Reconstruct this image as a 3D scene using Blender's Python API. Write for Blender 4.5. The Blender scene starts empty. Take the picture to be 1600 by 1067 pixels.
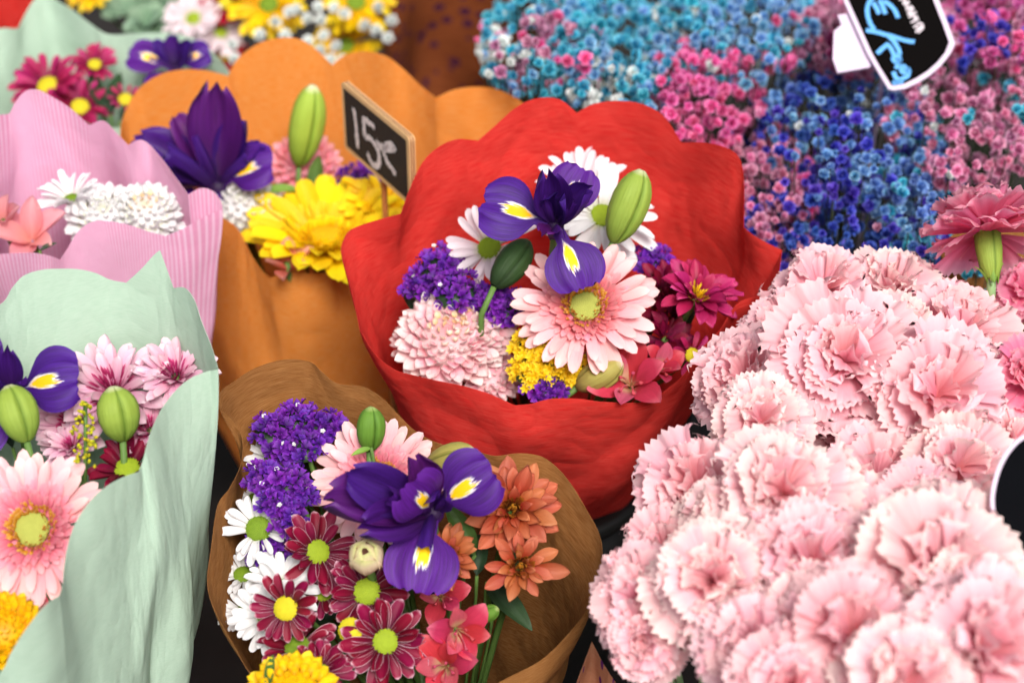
import bpy, math, random
import numpy as np
from mathutils import Matrix, Vector
random.seed(7); rng = np.random.default_rng(7)
R = math.radians
SC = bpy.context.scene
COL = SC.collection

# ------------------------------------------------------------------ camera, sky, sun, exposure
Z0 = 0.50                                   # height of the flower heads above the stall
PITCH = R(35.0); CH = 0.837
CAM = np.array([0.0, -CH / math.tan(PITCH), Z0 + CH])
CF = np.array([0, math.cos(PITCH), -math.sin(PITCH)])
CR = np.array([1.0, 0, 0]); CU = np.array([0, math.sin(PITCH), math.cos(PITCH)])
FPX = 1600 * 70.0 / 36.0
cam = bpy.data.cameras.new('camera'); camo = bpy.data.objects.new('camera', cam); COL.objects.link(camo)
cam.lens = 70; cam.sensor_width = 36; cam.clip_start = 0.05; cam.clip_end = 60
camo.location = CAM; camo.rotation_euler = (math.pi / 2 - PITCH, 0, 0)
cam.dof.use_dof = True; cam.dof.focus_distance = 1.39; cam.dof.aperture_fstop = 5.0
SC.camera = camo

SUN_EL, SUN_AZ = R(50), R(166)               # azimuth measured from +Y (away from camera) towards +X
w = bpy.data.worlds.new('World'); SC.world = w; w.use_nodes = True
nt = w.node_tree; nt.nodes.clear()
wo = nt.nodes.new('ShaderNodeOutputWorld'); bg = nt.nodes.new('ShaderNodeBackground')
sky = nt.nodes.new('ShaderNodeTexSky'); sky.sky_type = 'NISHITA'; sky.sun_disc = False
sky.sun_elevation = SUN_EL; sky.sun_rotation = SUN_AZ; sky.air_density = 0.7; sky.dust_density = 3.0; sky.ozone_density = 0.6
hs = nt.nodes.new('ShaderNodeHueSaturation'); hs.inputs['Saturation'].default_value = 0.30
nt.links.new(sky.outputs[0], hs.inputs['Color']); nt.links.new(hs.outputs[0], bg.inputs[0]); nt.links.new(bg.outputs[0], wo.inputs[0])
bg.inputs[1].default_value = 0.085
sun = bpy.data.lights.new('sun', 'SUN'); suno = bpy.data.objects.new('sun', sun); COL.objects.link(suno)
sun.energy = 2.6; sun.angle = R(22); sun.color = (1, 0.955, 0.88)
sd = Vector((math.sin(SUN_AZ) * math.cos(SUN_EL), math.cos(SUN_AZ) * math.cos(SUN_EL), math.sin(SUN_EL)))
suno.rotation_euler = sd.to_track_quat('Z', 'Y').to_euler(); suno.location = (1, 1, 3)
vs = SC.view_settings; vs.view_transform = 'Standard'; vs.look = 'None'; vs.gamma = 1; vs.exposure = 0.84
vs.use_curve_mapping = False
SC.cycles.max_bounces = 5; SC.cycles.use_adaptive_sampling = True; SC.cycles.adaptive_threshold = 0.03; SC.cycles.transparent_max_bounces = 8; SC.cycles.use_denoising = True
SC.render.film_transparent = False

# ------------------------------------------------------------------ pixel -> place
def ray(px, py): return CF + (px - 800) / FPX * CR - (py - 533.5) / FPX * CU
def at(px, py, h=0.0):
    r = ray(px, py); return CAM + r * ((Z0 + h - CAM[2]) / r[2])
def on_plane(px, py, P0, n):
    r = ray(px, py); return CAM + r * (np.dot(P0 - CAM, n) / np.dot(r, n))
def mpp(p): return float(np.dot(p - CAM, CF)) / FPX          # metres per photo pixel at p
def facing(fx, fy):
    k = max(0.0, 1 - fx * fx - fy * fy) ** .5
    n = fx * CR + fy * CU - k * CF; return n / np.linalg.norm(n)

# ------------------------------------------------------------------ objects
def hexc(s, k=1.0):
    s = s.lstrip('#'); c = [int(s[i:i + 2], 16) / 255 for i in (0, 2, 4)]
    return tuple((x / 12.92 if x <= .04045 else ((x + .055) / 1.055) ** 2.4) * k for x in c) + (1,)
def mesh(name, V, Fs, UV=None, smooth=True, mats=(), mi=None):
    me = bpy.data.meshes.new(name)
    me.from_pydata([tuple(map(float, v)) for v in V], [], [tuple(map(int, f)) for f in Fs])
    if UV is not None:
        UV = np.asarray(UV, dtype=np.float32); l = me.uv_layers.new(name='UVMap')
        idx = np.empty(len(me.loops), dtype=np.int32); me.loops.foreach_get('vertex_index', idx)
        l.data.foreach_set('uv', UV[idx].ravel())
    for m in mats: me.materials.append(m)
    if mi is not None: me.polygons.foreach_set('material_index', np.asarray(mi, dtype=np.int32))
    if smooth: me.polygons.foreach_set('use_smooth', np.ones(len(me.polygons), dtype=bool))
    me.update(); return me
def obj(name, me, parent=None, M=None, mat=None, kind=None, label=None):
    o = bpy.data.objects.new(name, me); COL.objects.link(o)
    if parent is not None: o.parent = parent
    if M is not None: o.matrix_basis = M
    if mat is not None:
        if not me.materials: me.materials.append(mat)
        elif me.materials[0] != mat:
            o.material_slots[0].link = 'OBJECT'; o.material_slots[0].material = mat
    if kind: o['kind'] = kind
    if label: o['label'] = label
    return o
def tag(o, label, cat, group=None):
    o['label'] = label; o['category'] = cat
    if group: o['group'] = group
    return o
def frame(p, n, xdir=None, s=1.0):
    z = Vector(n).normalized(); x = Vector(CR if xdir is None else xdir)
    x = (x - z * x.dot(z)).normalized(); y = z.cross(x)
    M = Matrix((x, y, z)).transposed().to_4x4(); M.translation = Vector(p)
    return M @ Matrix.Scale(s, 4)
def thing(name, label, cat, M, group=None):
    o = bpy.data.objects.new(name, None); COL.objects.link(o); o.matrix_world = M; o.empty_display_size = .01
    return tag(o, label, cat, group)
def rot(az, el, off=0.0, roll=0.0, s=1.0, z=0.0):           # a petal pointing +X, raised by el, turned by az
    return (Matrix.Rotation(az, 4, 'Z') @ Matrix.Translation((off, 0, z)) @ Matrix.Rotation(-el, 4, 'Y')
            @ Matrix.Rotation(roll, 4, 'X') @ Matrix.Scale(s, 4))
def join(parts):                                             # [(V, F, UV), ...] -> one
    V, F, U, n = [], [], [], 0
    for v, f, u in parts:
        V.append(v); F += [tuple(i + n for i in q) for q in f]; U.append(u); n += len(v)
    return np.concatenate(V), F, np.concatenate(U)
def xf(part, M):
    v, f, u = part; A = np.array(M); return (v @ A[:3, :3].T + A[:3, 3], f, u)

# ------------------------------------------------------------------ materials
class NT:
    def __init__(s, name):
        s.m = bpy.data.materials.new(name); s.m.use_nodes = True; s.t = s.m.node_tree; s.t.nodes.clear()
    def n(s, t, **k):
        x = s.t.nodes.new('ShaderNode' + t)
        for a, b in k.items(): setattr(x, a, b)
        return x
    def l(s, a, b): s.t.links.new(a, b)
    def mix(s, fac, a, b, mode='MIX'):
        x = s.n('MixRGB', blend_type=mode)
        for i, q in enumerate((fac, a, b)):
            if hasattr(q, 'links'): s.l(q, x.inputs[i])
            else: x.inputs[i].default_value = q
        return x.outputs[0]
    def math(s, op, a, b=0.0):
        x = s.n('Math', operation=op)
        for i, q in enumerate((a, b)):
            if hasattr(q, 'links'): s.l(q, x.inputs[i])
            else: x.inputs[i].default_value = q
        return x.outputs[0]
    def ramp(s, fac, stops, interp='LINEAR'):
        x = s.n('ValToRGB'); e = x.color_ramp.elements; x.color_ramp.interpolation = interp
        while len(e) < len(stops): e.new(0.5)
        for i, (p, c) in enumerate(stops): e[i].position = p; e[i].color = c
        s.l(fac, x.inputs[0]); return x.outputs[0]
    def noise(s, vec, scale, detail=3, rough=.5, dim='3D'):
        x = s.n('TexNoise'); x.inputs['Scale'].default_value = scale; x.inputs['Detail'].default_value = detail
        x.inputs['Roughness'].default_value = rough
        if vec is not None: s.l(vec, x.inputs['Vector'])
        return x.outputs['Fac']
    def mapping(s, vec, scale):
        x = s.n('Mapping'); x.inputs['Scale'].default_value = scale; s.l(vec, x.inputs['Vector']); return x.outputs[0]
    def finish(s, col, rough=.6, spec=.3, transl=0.0, bump=None, bstr=.3, bdist=.001, tcol=None, sheen=0.0):
        o = s.n('OutputMaterial'); p = s.n('BsdfPrincipled')
        p.inputs['Roughness'].default_value = rough; p.inputs['Specular IOR Level'].default_value = spec
        if sheen: p.inputs['Sheen Weight'].default_value = sheen
        s.l(col, p.inputs['Base Color']) if hasattr(col, 'links') else setattr(p.inputs['Base Color'], 'default_value', col)
        nrm = None
        if bump is not None:
            b = s.n('Bump'); b.inputs['Strength'].default_value = bstr; b.inputs['Distance'].default_value = bdist
            s.l(bump, b.inputs['Height']); nrm = b.outputs[0]; s.l(nrm, p.inputs['Normal'])
        if transl:
            t = s.n('BsdfTranslucent'); q = col if tcol is None else tcol
            s.l(q, t.inputs[0]) if hasattr(q, 'links') else setattr(t.inputs[0], 'default_value', q)
            if nrm is not None: s.l(nrm, t.inputs['Normal'])
            mx = s.n('MixShader'); mx.inputs[0].default_value = transl
            s.l(p.outputs[0], mx.inputs[1]); s.l(t.outputs[0], mx.inputs[2]); s.l(mx.outputs[0], o.inputs[0])
        else: s.l(p.outputs[0], o.inputs[0])
        return s.m
def petal_mat(name, stops, edge=None, streak=.25, nst=9, rough=.5, transl=.3, var=.12, hvar=.012, spec=.35, blotch=None):
    s = NT(name); uv = s.n('UVMap').outputs[0]; sp = s.n('SeparateXYZ'); s.l(uv, sp.inputs[0])
    u, v = sp.outputs[0], sp.outputs[1]
    col = s.ramp(v, [(p, hexc(c)) for p, c in stops])
    oi = s.n('ObjectInfo').outputs['Random']
    st = s.noise(s.mapping(uv, (nst, .7, 1)), 3.0, 3, .6)
    if streak:
        col = s.mix(s.math('MULTIPLY', s.math('SUBTRACT', st, .42), streak * 4), col, s.mix(1, col, (.62, .5, .55, 1), 'MULTIPLY'))
    if edge:
        c, a, b = edge; d = s.math('ABSOLUTE', s.math('SUBTRACT', u, .5))
        d = s.math('MULTIPLY', d, 2); d = s.math('MAXIMUM', d, s.math('SUBTRACT', s.math('MULTIPLY', v, 1.06), .06))
        d = s.math('ADD', d, s.math('MULTIPLY', s.math('SUBTRACT', st, .5), .25))
        mr = s.n('MapRange'); s.l(d, mr.inputs[0]); mr.inputs[1].default_value = a; mr.inputs[2].default_value = b
        col = s.mix(mr.outputs[0], col, hexc(c))
    if blotch:                                               # iris signal: yellow tongue with a white fringe
        v0, v1, wd = blotch; x = s.math('MULTIPLY', s.math('SUBTRACT', u, .5), 1 / wd)
        y = s.math('MULTIPLY', s.math('SUBTRACT', v, (v0 + v1) / 2), 2 / (v1 - v0))
        r = s.math('SQRT', s.math('ADD', s.math('MULTIPLY', x, x), s.math('MULTIPLY', y, y)))
        r = s.math('ADD', r, s.math('MULTIPLY', s.math('SUBTRACT', st, .5), 1.9))
        col = s.mix(s.ramp(r, [(0, (1, 1, 1, 1)), (.95, (1, 1, 1, 1)), (1.0, (0, 0, 0, 1))]) if False else s.ramp(s.math('MULTIPLY', r, .5), [(0, (1, 1, 1, 1)), (.46, (1, 1, 1, 1)), (.56, (0, 0, 0, 1))]), col, hexc('#f2eefc'))
        col = s.mix(s.ramp(s.math('MULTIPLY', r, .5), [(0, (1, 1, 1, 1)), (.42, (1, 1, 1, 1)), (.47, (0, 0, 0, 1))]), col, hexc('#fdc205'))
    h = s.n('HueSaturation'); s.l(col, h.inputs['Color'])
    s.l(s.math('ADD', s.math('MULTIPLY', oi, var * 2), 1 - var), h.inputs['Value'])
    s.l(s.math('ADD', s.math('MULTIPLY', s.math('FRACT', s.math('MULTIPLY', oi, 7.31)), hvar * 2), .5 - hvar), h.inputs['Hue'])
    return s.finish(h.outputs[0], rough, spec, transl, st, .35, .0012)
def paper_mat(name, c1, c2, grain=(70, 700), gstr=.35, transl=.25, stripes=None, rough=.88, blot=.3, dash=None, bdist=.0011, crum=.5, ribs=0):
    s = NT(name); uv = s.n('UVMap').outputs[0]
    wob = s.noise(s.mapping(uv, (9, 9, 1)), 1.0, 2); sp = s.n('SeparateXYZ'); s.l(uv, sp.inputs[0])
    cb = s.n('CombineXYZ'); s.l(sp.outputs[0], cb.inputs[0]); s.l(s.math('ADD', sp.outputs[1], s.math('MULTIPLY', wob, .012)), cb.inputs[1])
    g = s.noise(s.mapping(cb.outputs[0], (grain[0], grain[1], 1)), 1.0, 2, .5)
    rib = s.math('SINE', s.math('ADD', s.math('MULTIPLY', sp.outputs[1], ribs * 6.2832), s.math('MULTIPLY', s.noise(s.mapping(uv, (22, 30, 1)), 1.0, 3, .6), 26)))
    if ribs: g = s.math('ADD', s.math('MULTIPLY', g, .62), s.math('MULTIPLY', s.math('ADD', rib, 1), .19))
    gl = s.ramp(g, [(.40, (0, 0, 0, 1)), (.58, (1, 1, 1, 1))])
    big = s.noise(s.mapping(uv, (14, 14, 1)), 1.0, 4, .6)
    col = s.mix(s.math('MULTIPLY', gl, gstr), hexc(c1), hexc(c2))
    col = s.mix(s.math('MULTIPLY', s.math('SUBTRACT', big, .35), blot), col, s.mix(1, col, (.72, .62, .62, 1), 'MULTIPLY'))
    if stripes:
        sc, n, am = stripes
        wv = s.math('FRACT', s.math('MULTIPLY', sp.outputs[0], n))
        col = s.mix(s.math('MULTIPLY', s.ramp(wv, [(.0, (0, 0, 0, 1)), (.5, (0, 0, 0, 1)), (.62, (1, 1, 1, 1)), (.9, (1, 1, 1, 1)), (1, (0, 0, 0, 1))]), am), col, hexc(sc))
    if dash:
        n2 = s.n('TexVoronoi'); n2.inputs['Scale'].default_value = 1; s.l(s.mapping(uv, (55, 55, 1)), n2.inputs['Vector'])
        col = s.mix(s.ramp(n2.outputs['Distance'], [(.0, (1, 1, 1, 1)), (.26, (1, 1, 1, 1)), (.33, (0, 0, 0, 1))]), col, hexc(dash))
    rd = None
    for sc_, am in ((11, 3.0), (26, 1.6), (60, .6)):             # crumple: ridged folds at three sizes
        n_ = s.noise(s.mapping(uv, (sc_, sc_ * .8, 1)), 1.0, 1, .4); rg = s.math('MULTIPLY', s.math('ABSOLUTE', s.math('SUBTRACT', n_, .5)), am * 6)
        rd = rg if rd is None else s.math('ADD', rd, rg)
    vo = s.n('TexVoronoi'); vo.feature = 'DISTANCE_TO_EDGE'; vo.inputs['Scale'].default_value = 1.0
    wv = s.n('VectorMath', operation='ADD'); s.l(s.mapping(uv, (13, 9, 1)), wv.inputs[0]); nz = s.n('TexNoise'); nz.inputs['Scale'].default_value = 4; s.l(uv, nz.inputs['Vector']); s.l(nz.outputs['Color'], wv.inputs[1]); s.l(wv.outputs[0], vo.inputs['Vector'])
    rd = s.math('ADD', rd, s.math('MULTIPLY', s.math('MINIMUM', vo.outputs['Distance'], .22), 9.0))
    hgt = s.math('ADD', s.math('MULTIPLY', g, .22), s.math('MULTIPLY', rd, crum))
    return s.finish(col, rough, .15, transl, hgt, .45, bdist)
def plain(name, c, rough=.6, spec=.3, transl=0, nscale=60, amt=.25, bstr=.3, bdist=.001, c2=None, var=0):
    s = NT(name); tc = s.n('TexCoord').outputs['Object']; n = s.noise(tc, nscale, 4)
    col = s.mix(s.math('MULTIPLY', n, amt), hexc(c), hexc(c2) if c2 else tuple(x * .4 for x in hexc(c)[:3]) + (1,))
    if var:
        h = s.n('HueSaturation'); s.l(col, h.inputs['Color']); oi = s.n('ObjectInfo').outputs['Random']
        s.l(s.math('ADD', s.math('MULTIPLY', oi, var * 2), 1 - var), h.inputs['Value']); col = h.outputs[0]
    return s.finish(col, rough, spec, transl, n, bstr, bdist)

PM = {}
PM['gerb'] = petal_mat('gerbera pink', [(0, '#e8818f'), (.3, '#f3a3ad'), (.7, '#f8bcc0'), (1, '#fbd3d2')], streak=.12, nst=6)
PM['gerb_in'] = petal_mat('gerbera inner pink', [(0, '#c9586a'), (.5, '#ee8b9b'), (1, '#f8b4bc')], streak=.1)
PM['gold'] = petal_mat('ring floret gold', [(0, '#c07a12'), (.6, '#e9a83a'), (1, '#f6d58a')], streak=.1)
PM['yel'] = petal_mat('gerbera yellow', [(0, '#eeb400'), (.4, '#f8cf05'), (1, '#fde021')], streak=.1, nst=6)
PM['dyel'] = petal_mat('daisy yellow', [(0, '#e9b000'), (1, '#fbdc12')], streak=.1)
PM['white'] = petal_mat('daisy white', [(0, '#d2d4b4'), (.25, '#e4e2e2'), (1, '#efeef0')], streak=.10, nst=5, var=.05, hvar=0)
PM['white_pink'] = petal_mat('daisy white tinged pink', [(0, '#d8d2b6'), (.3, '#ead9df'), (1, '#f2e4ea')], streak=.10, nst=5, var=.05, hvar=.0)
PM['mag'] = petal_mat('magenta', [(0, '#4a0420'), (.5, '#720630'), (1, '#8f103f')], streak=.2, nst=5)
PM['mag_edge'] = petal_mat('magenta edged white', [(0, '#4a0220'), (.5, '#74042e'), (1, '#8a0a3a')], edge=('#f2d0de', .90, 1.05), streak=.15, nst=5, transl=.18)
PM['mag_bright'] = petal_mat('bright magenta', [(0, '#6d0a33'), (.5, '#a31552'), (1, '#c43472')], streak=.2, nst=5)  # brighter than the plain magenta from root to tip
PM['mum'] = petal_mat('pompon pale pink', [(0, '#dc8f9e'), (.35, '#efbfc6'), (.75, '#fae2e1'), (1, '#fef6f3')], streak=.08, nst=4, var=.06)
PM['mum_c'] = petal_mat('pompon cream centre', [(0, '#e3b27a'), (.4, '#f6dcb8'), (1, '#fdeee2')], streak=.05, nst=4, var=.05)
PM['spray'] = petal_mat('spray mum lilac pink', [(0, '#b04a76'), (.35, '#dd9bb8'), (.8, '#ecc3d3'), (1, '#f4dbe4')], streak=.12, nst=5)
PM['spray_c'] = petal_mat('spray mum tuft', [(0, '#6d0d33'), (.7, '#b32c60'), (1, '#d76d94')], streak=.1)
PM['terra'] = petal_mat('terracotta mum', [(0, '#6c220c'), (.4, '#a84724'), (1, '#cc7a56')], streak=.2, nst=6)
PM['terra_c'] = petal_mat('terracotta tuft', [(0, '#5a2408'), (.6, '#a9561e'), (1, '#d99a35')], streak=.1)
PM['iris_f'] = petal_mat('iris fall', [(0, '#3c0c66'), (.5, '#460f78'), (1, '#511688')], streak=1.1, nst=16, blotch=(.28, .74, .115), rough=.6, transl=.15, var=.06)
PM['iris_s'] = petal_mat('iris standard', [(0, '#280a40'), (.5, '#3c126c'), (1, '#4a1a86')], streak=.9, nst=10, rough=.55, transl=.25)
PM['iris_p'] = petal_mat('iris standard plum', [(0, '#340a44'), (.5, '#52136a'), (1, '#62207c')], streak=.8, nst=8, rough=.55, transl=.3)
PM['alst'] = petal_mat('alstroemeria', [(0, '#d9806a'), (.3, '#d23c58'), (.8, '#cc3a58'), (1, '#d86a7c')], streak=.25, nst=6, transl=.35)
PM['alst_in'] = petal_mat('alstroemeria inner', [(0, '#e7c07a'), (.35, '#eec9a0'), (.6, '#df6f80'), (1, '#d4536a')], streak=.6, nst=22, transl=.35)
PM['salmon'] = petal_mat('salmon lily', [(0, '#c25a4a'), (.5, '#dd7f70'), (1, '#eeaca0')], streak=.15, nst=6, transl=.35)
PM['pinklily'] = petal_mat('pink lily', [(0, '#d98a7e'), (.5, '#ea9ba0'), (1, '#f0b4b8')], streak=.15, nst=6, transl=.35)
PM['carn'] = petal_mat('carnation pale pink', [(0, '#ee8896'), (.35, '#f4a2b0'), (.72, '#f8bcc6'), (1, '#fbd6da')], streak=.10, nst=8, transl=.42, var=.07, hvar=.012, rough=.6)
PM['carn_w'] = petal_mat('carnation blush', [(0, '#ee909a'), (.35, '#f5aeb8'), (.75, '#f9c8ce'), (1, '#fce4e0')], streak=.08, nst=8, transl=.42, var=.06, hvar=.012, rough=.6)
PM['carn_h'] = petal_mat('carnation hot pink', [(0, '#d84474'), (.5, '#f27ca4'), (.85, '#f89cb8'), (1, '#fbbccc')], streak=.14, nst=8, transl=.58, var=.07, rough=.6)
PM['stat'] = petal_mat('statice', [(0, '#300a54'), (.5, '#58148a'), (1, '#7a2cb0')], streak=.15, nst=5, var=.25, hvar=.02, transl=.3)
PM['stat_r'] = petal_mat('statice plum', [(0, '#300a52'), (.5, '#5c148c'), (1, '#7a2aac')], streak=.15, nst=5, var=.25, hvar=.02, transl=.3)
PM['soli'] = petal_mat('solidago', [(0, '#c8a800'), (.5, '#ecc80c'), (1, '#fae23a')], streak=.05, var=.1)
PM['goldmum'] = petal_mat('golden mum', [(0, '#dc9c00'), (.5, '#f2c206'), (1, '#fadc2c')], streak=.08, var=.1)
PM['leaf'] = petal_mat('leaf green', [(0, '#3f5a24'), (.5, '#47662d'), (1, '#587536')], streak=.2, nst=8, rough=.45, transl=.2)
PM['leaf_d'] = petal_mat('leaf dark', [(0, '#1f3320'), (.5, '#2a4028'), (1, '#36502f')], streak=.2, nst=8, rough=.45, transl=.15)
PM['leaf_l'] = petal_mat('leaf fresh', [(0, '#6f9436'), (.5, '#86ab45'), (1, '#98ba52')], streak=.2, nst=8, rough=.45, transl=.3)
PM['tulip'] = petal_mat('cream bud tepal', [(0, '#d68f86'), (.4, '#e3bda0'), (.8, '#e6d2ae'), (1, '#c3c680')], streak=.2, nst=6, transl=.25)
PM['euc'] = petal_mat('eucalyptus', [(0, '#5d7a62'), (.5, '#6f8c72'), (1, '#86a086')], streak=.1, nst=4, rough=.6, transl=.15)
PM['redpet'] = petal_mat('dark red', [(0, '#6d0410'), (.6, '#a00b1c'), (1, '#c01828')], streak=.1)
def bud_mat(name, c1, c2, c3):
    s = NT(name); uv = s.n('UVMap').outputs[0]; sp = s.n('SeparateXYZ'); s.l(uv, sp.inputs[0])
    col = s.ramp(sp.outputs[1], [(0, hexc(c1)), (.5, hexc(c2)), (.93, hexc(c2)), (1, hexc(c3))])
    st = s.noise(s.mapping(uv, (60, 2, 1)), 1.0, 3)
    col = s.mix(s.math('MULTIPLY', st, .45), col, s.mix(1, col, (.45, .5, .3, 1), 'MULTIPLY'))
    seam = s.math('ABSOLUTE', s.math('COSINE', s.math('MULTIPLY', sp.outputs[0], 9.42478)))
    col = s.mix(s.ramp(seam, [(0, (.85, .85, .85, 1)), (.10, (.5, .5, .5, 1)), (.3, (0, 0, 0, 1))]), col, s.mix(1, col, (.35, .45, .25, 1), 'MULTIPLY'))
    big = s.noise(s.mapping(uv, (3, 2, 1)), 1.5, 3); col = s.mix(s.math('MULTIPLY', big, .5), col, s.mix(1, col, (1.0, .82, .62, 1), 'MULTIPLY'))
    return s.finish(col, .6, .22, .08, st, .6, .0012)
BM = {'green': bud_mat('lily bud green', '#6e8a38', '#8fa848', '#d8dcb8'), 'fresh': bud_mat('lily bud fresh', '#7c9c38', '#a0bd4c', '#dfe6c0'),
      'blush': bud_mat('lily bud blush', '#8f7a4a', '#a8a058', '#d8cfae'), 'dark': bud_mat('leaf sheath dark', '#1c3018', '#34502a', '#4a6238'),
      'tulip': bud_mat('cream bud', '#d79a8e', '#ddc3a2', '#c5c887'), 'deep': bud_mat('lily bud deep', '#4a7026', '#628c34', '#a9bf78')}
STEM = plain('stem green', '#5b7a3a', .5, nscale=80); STEMP = plain('stem pale', '#8fae78', .5, nscale=80)
DISC_G = plain('disc green', '#8ea01e', .7, nscale=3, amt=.35, c2='#4f6a10'); DISC_D = plain('disc deep green', '#6f8a1a', .7, nscale=3, amt=.5, c2='#3c5510')
DISC_Y = plain('disc yellow green', '#c9b81e', .7, nscale=3, amt=.5, c2='#8a8c14'); DISC_GE = plain('disc gerbera', '#a3a552', .85, spec=.1, nscale=4, amt=.4, c2='#78823a')
DISC_YE = plain('disc yellow', '#d9a800', .7, nscale=4, amt=.3, c2='#8a6a00')
FILL = plain('core green', '#3a4a22', .7, nscale=8)

# ------------------------------------------------------------------ petal shapes (pointing +X, unit length, facing +Z)
def strap(v, a=.35, k=.72):                                  # narrow at the base, broad, round tip
    w0 = a + (1 - a) * np.clip(v / .55, 0, 1) ** .8
    t = np.clip((v - k) / (1 - k), 0, 1); return w0 * np.sqrt(np.maximum(1 - t * t, 0)) + .02
def lance(v, m=.45):
    return np.sin(np.pi * np.clip(v, 0, 1) ** (math.log(.5) / math.log(m))) ** .8 + .02
def petal(W=.15, prof=strap, nl=7, nw=4, cup=.3, a0=0.0, bend=0.0, ruf=0.0, fr=3, edge=None, twist=0, ridge=0.0, vcurl=None, seed=0, tipx=1.55):
    r = np.random.default_rng(seed); v = 1 - (1 - np.linspace(0, 1, nl + 1)) ** tipx; ph = r.uniform(0, 6.28); ph2 = r.uniform(0, 6.28)
    ang = a0 + bend * v if vcurl is None else a0 + np.array([vcurl(q) for q in v])
    dv = np.diff(v); dx = np.concatenate([[0], np.cumsum(dv * np.cos((ang[1:] + ang[:-1]) / 2))])
    dz = np.concatenate([[0], np.cumsum(dv * np.sin((ang[1:] + ang[:-1]) / 2))])
    u = np.linspace(-1, 1, nw + 1); V, U = [], []
    wv = W * prof(v)
    for i in range(nl + 1):
        n = np.array([-math.sin(ang[i]), 0, math.cos(ang[i])]); t = np.array([math.cos(ang[i]), 0, math.sin(ang[i])])
        for j in range(nw + 1):
            e = edge(u[j], r) if (edge and i == nl) else (edge(u[j], r) * .35 if edge and i == nl - 1 else 0)
            off = cup * wv[i] * u[j] ** 2 + ruf * v[i] ** 1.7 * (math.sin(fr * u[j] + ph) + .5 * math.sin(2.3 * fr * u[j] + ph2)) - ridge * wv[i] * (1 - abs(u[j])) ** 2
            p = np.array([dx[i], 0, dz[i]]) + n * off + t * e
            yy = u[j] * wv[i] * (1 - .12 * abs(cup) * u[j] ** 2)
            c, s_ = math.cos(twist * v[i]), math.sin(twist * v[i])
            p = p + np.array([0, 1, 0]) * yy * c + n * yy * s_
            V.append(p); U.append((j / nw, v[i]))
    F = [(i * (nw + 1) + j, (i + 1) * (nw + 1) + j, (i + 1) * (nw + 1) + j + 1, i * (nw + 1) + j + 1) for i in range(nl) for j in range(nw)]
    return np.array(V), F, np.array(U)
def variants(name, n, **k):
    out = []
    for i in range(n):
        kk = {a: (b(i) if callable(b) and a not in ('prof', 'edge', 'vcurl') else b) for a, b in k.items()}
        out.append(mesh(name, *petal(seed=i * 17 + len(name), **kk)))
    return out
def jit(a, b): return lambda i: a + b * math.sin(i * 2.4 + .7)
G_OUT = variants('gerbera petal', 6, W=jit(.125, .010), prof=strap, cup=jit(.25, .25), a0=.10, bend=jit(-.18, .16), ruf=.012, fr=2, nl=7, nw=4)
G_BRD = variants('broad gerbera petal', 6, W=jit(.165, .015), prof=strap, cup=jit(.25, .3), a0=.14, bend=jit(-.25, .3), ruf=.02, fr=2.5, nl=7, nw=4, ridge=.08)
G_MID = variants('gerbera petal short', 5, W=jit(.125, .01), prof=strap, cup=jit(.3, .2), a0=.12, bend=jit(-.1, .18), ruf=.012, fr=2, nl=6, nw=4)
D_PET = variants('daisy petal', 6, W=jit(.155, .02), prof=strap, cup=jit(.35, .3), a0=.28, bend=jit(-.55, .3), ruf=.02, fr=2, ridge=.12)
D_WID = variants('broad daisy petal', 6, W=jit(.20, .025), prof=lambda v: strap(v, .45, .66), cup=jit(.6, .3), a0=.30, bend=jit(-.35, .45), ruf=.03, fr=2, ridge=.10)
T_PET = variants('closed tepal', 4, W=jit(.46, .04), prof=lambda v: strap(v, .4, .5), nl=8, nw=6, cup=.55, a0=-.75, bend=1.5, ridge=.12)
D_NAR = variants('narrow daisy petal', 6, W=jit(.12, .015), prof=strap, cup=jit(.4, .3), a0=.28, bend=jit(-.5, .3), ruf=.02, fr=2, ridge=.1)
M_PET = variants('incurved petal', 6, W=jit(.34, .04), prof=lambda v: strap(v, .55, .5), cup=jit(.75, .2), a0=-.45, bend=jit(1.25, .3), ruf=.03, fr=3, nl=5, nw=4)
L_PET = variants('mum petal', 6, W=jit(.205, .025), prof=lambda v: lance(v, .64), cup=jit(.5, .35), a0=.2, bend=jit(-.25, .4), ruf=.05, fr=2.5, nw=5, nl=8)
S_PET = variants('spray petal', 6, W=jit(.15, .015), prof=strap, cup=jit(.45, .25), a0=.1, bend=jit(.05, .25), ruf=.02, fr=2)
def serr(u, r): return float(r.uniform(-.025, .02)) + (.036 if int(round((u + 1) * 12)) % 2 else -.026) - .34 * u * u
def fan(v): return .10 + .90 * np.clip((v - .22) / .78, 0, 1) ** .75
def fan_narrow(v): return .14 + .86 * np.clip((v - .25) / .75, 0, 1) ** .9
C_PET = variants('carnation petal', 10, W=jit(.62, .07), prof=fan, nl=6, nw=24, cup=jit(.05, .18), a0=.30, bend=jit(-.55, .30), ruf=jit(.046, .016), fr=jit(6.5, 2.2), edge=serr, tipx=1.2)
C_INN = variants('carnation inner petal', 8, W=jit(.52, .06), prof=fan_narrow, nl=6, nw=24, cup=jit(.25, .35), a0=.05, bend=jit(-.15, .45), ruf=jit(.08, .02), fr=jit(6.5, 2.2), edge=serr, tipx=1.2)
def fall_prof(v): return np.where(v < .34, .20 + .1 * v, .20 + .80 * np.sqrt(np.clip(1 - ((v - .70) / .37) ** 2, 0, 1)))
def rag(u, r): return float(r.uniform(-.035, .03))
I_FALL = variants('iris fall', 4, W=jit(.44, .03), prof=fall_prof, nl=16, nw=12, cup=jit(-.03, .05), vcurl=lambda v: .55 - .5 * v - .55 * max(0, v - .45), ruf=jit(.052, .014), fr=jit(6, 1.5), edge=rag)
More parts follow.
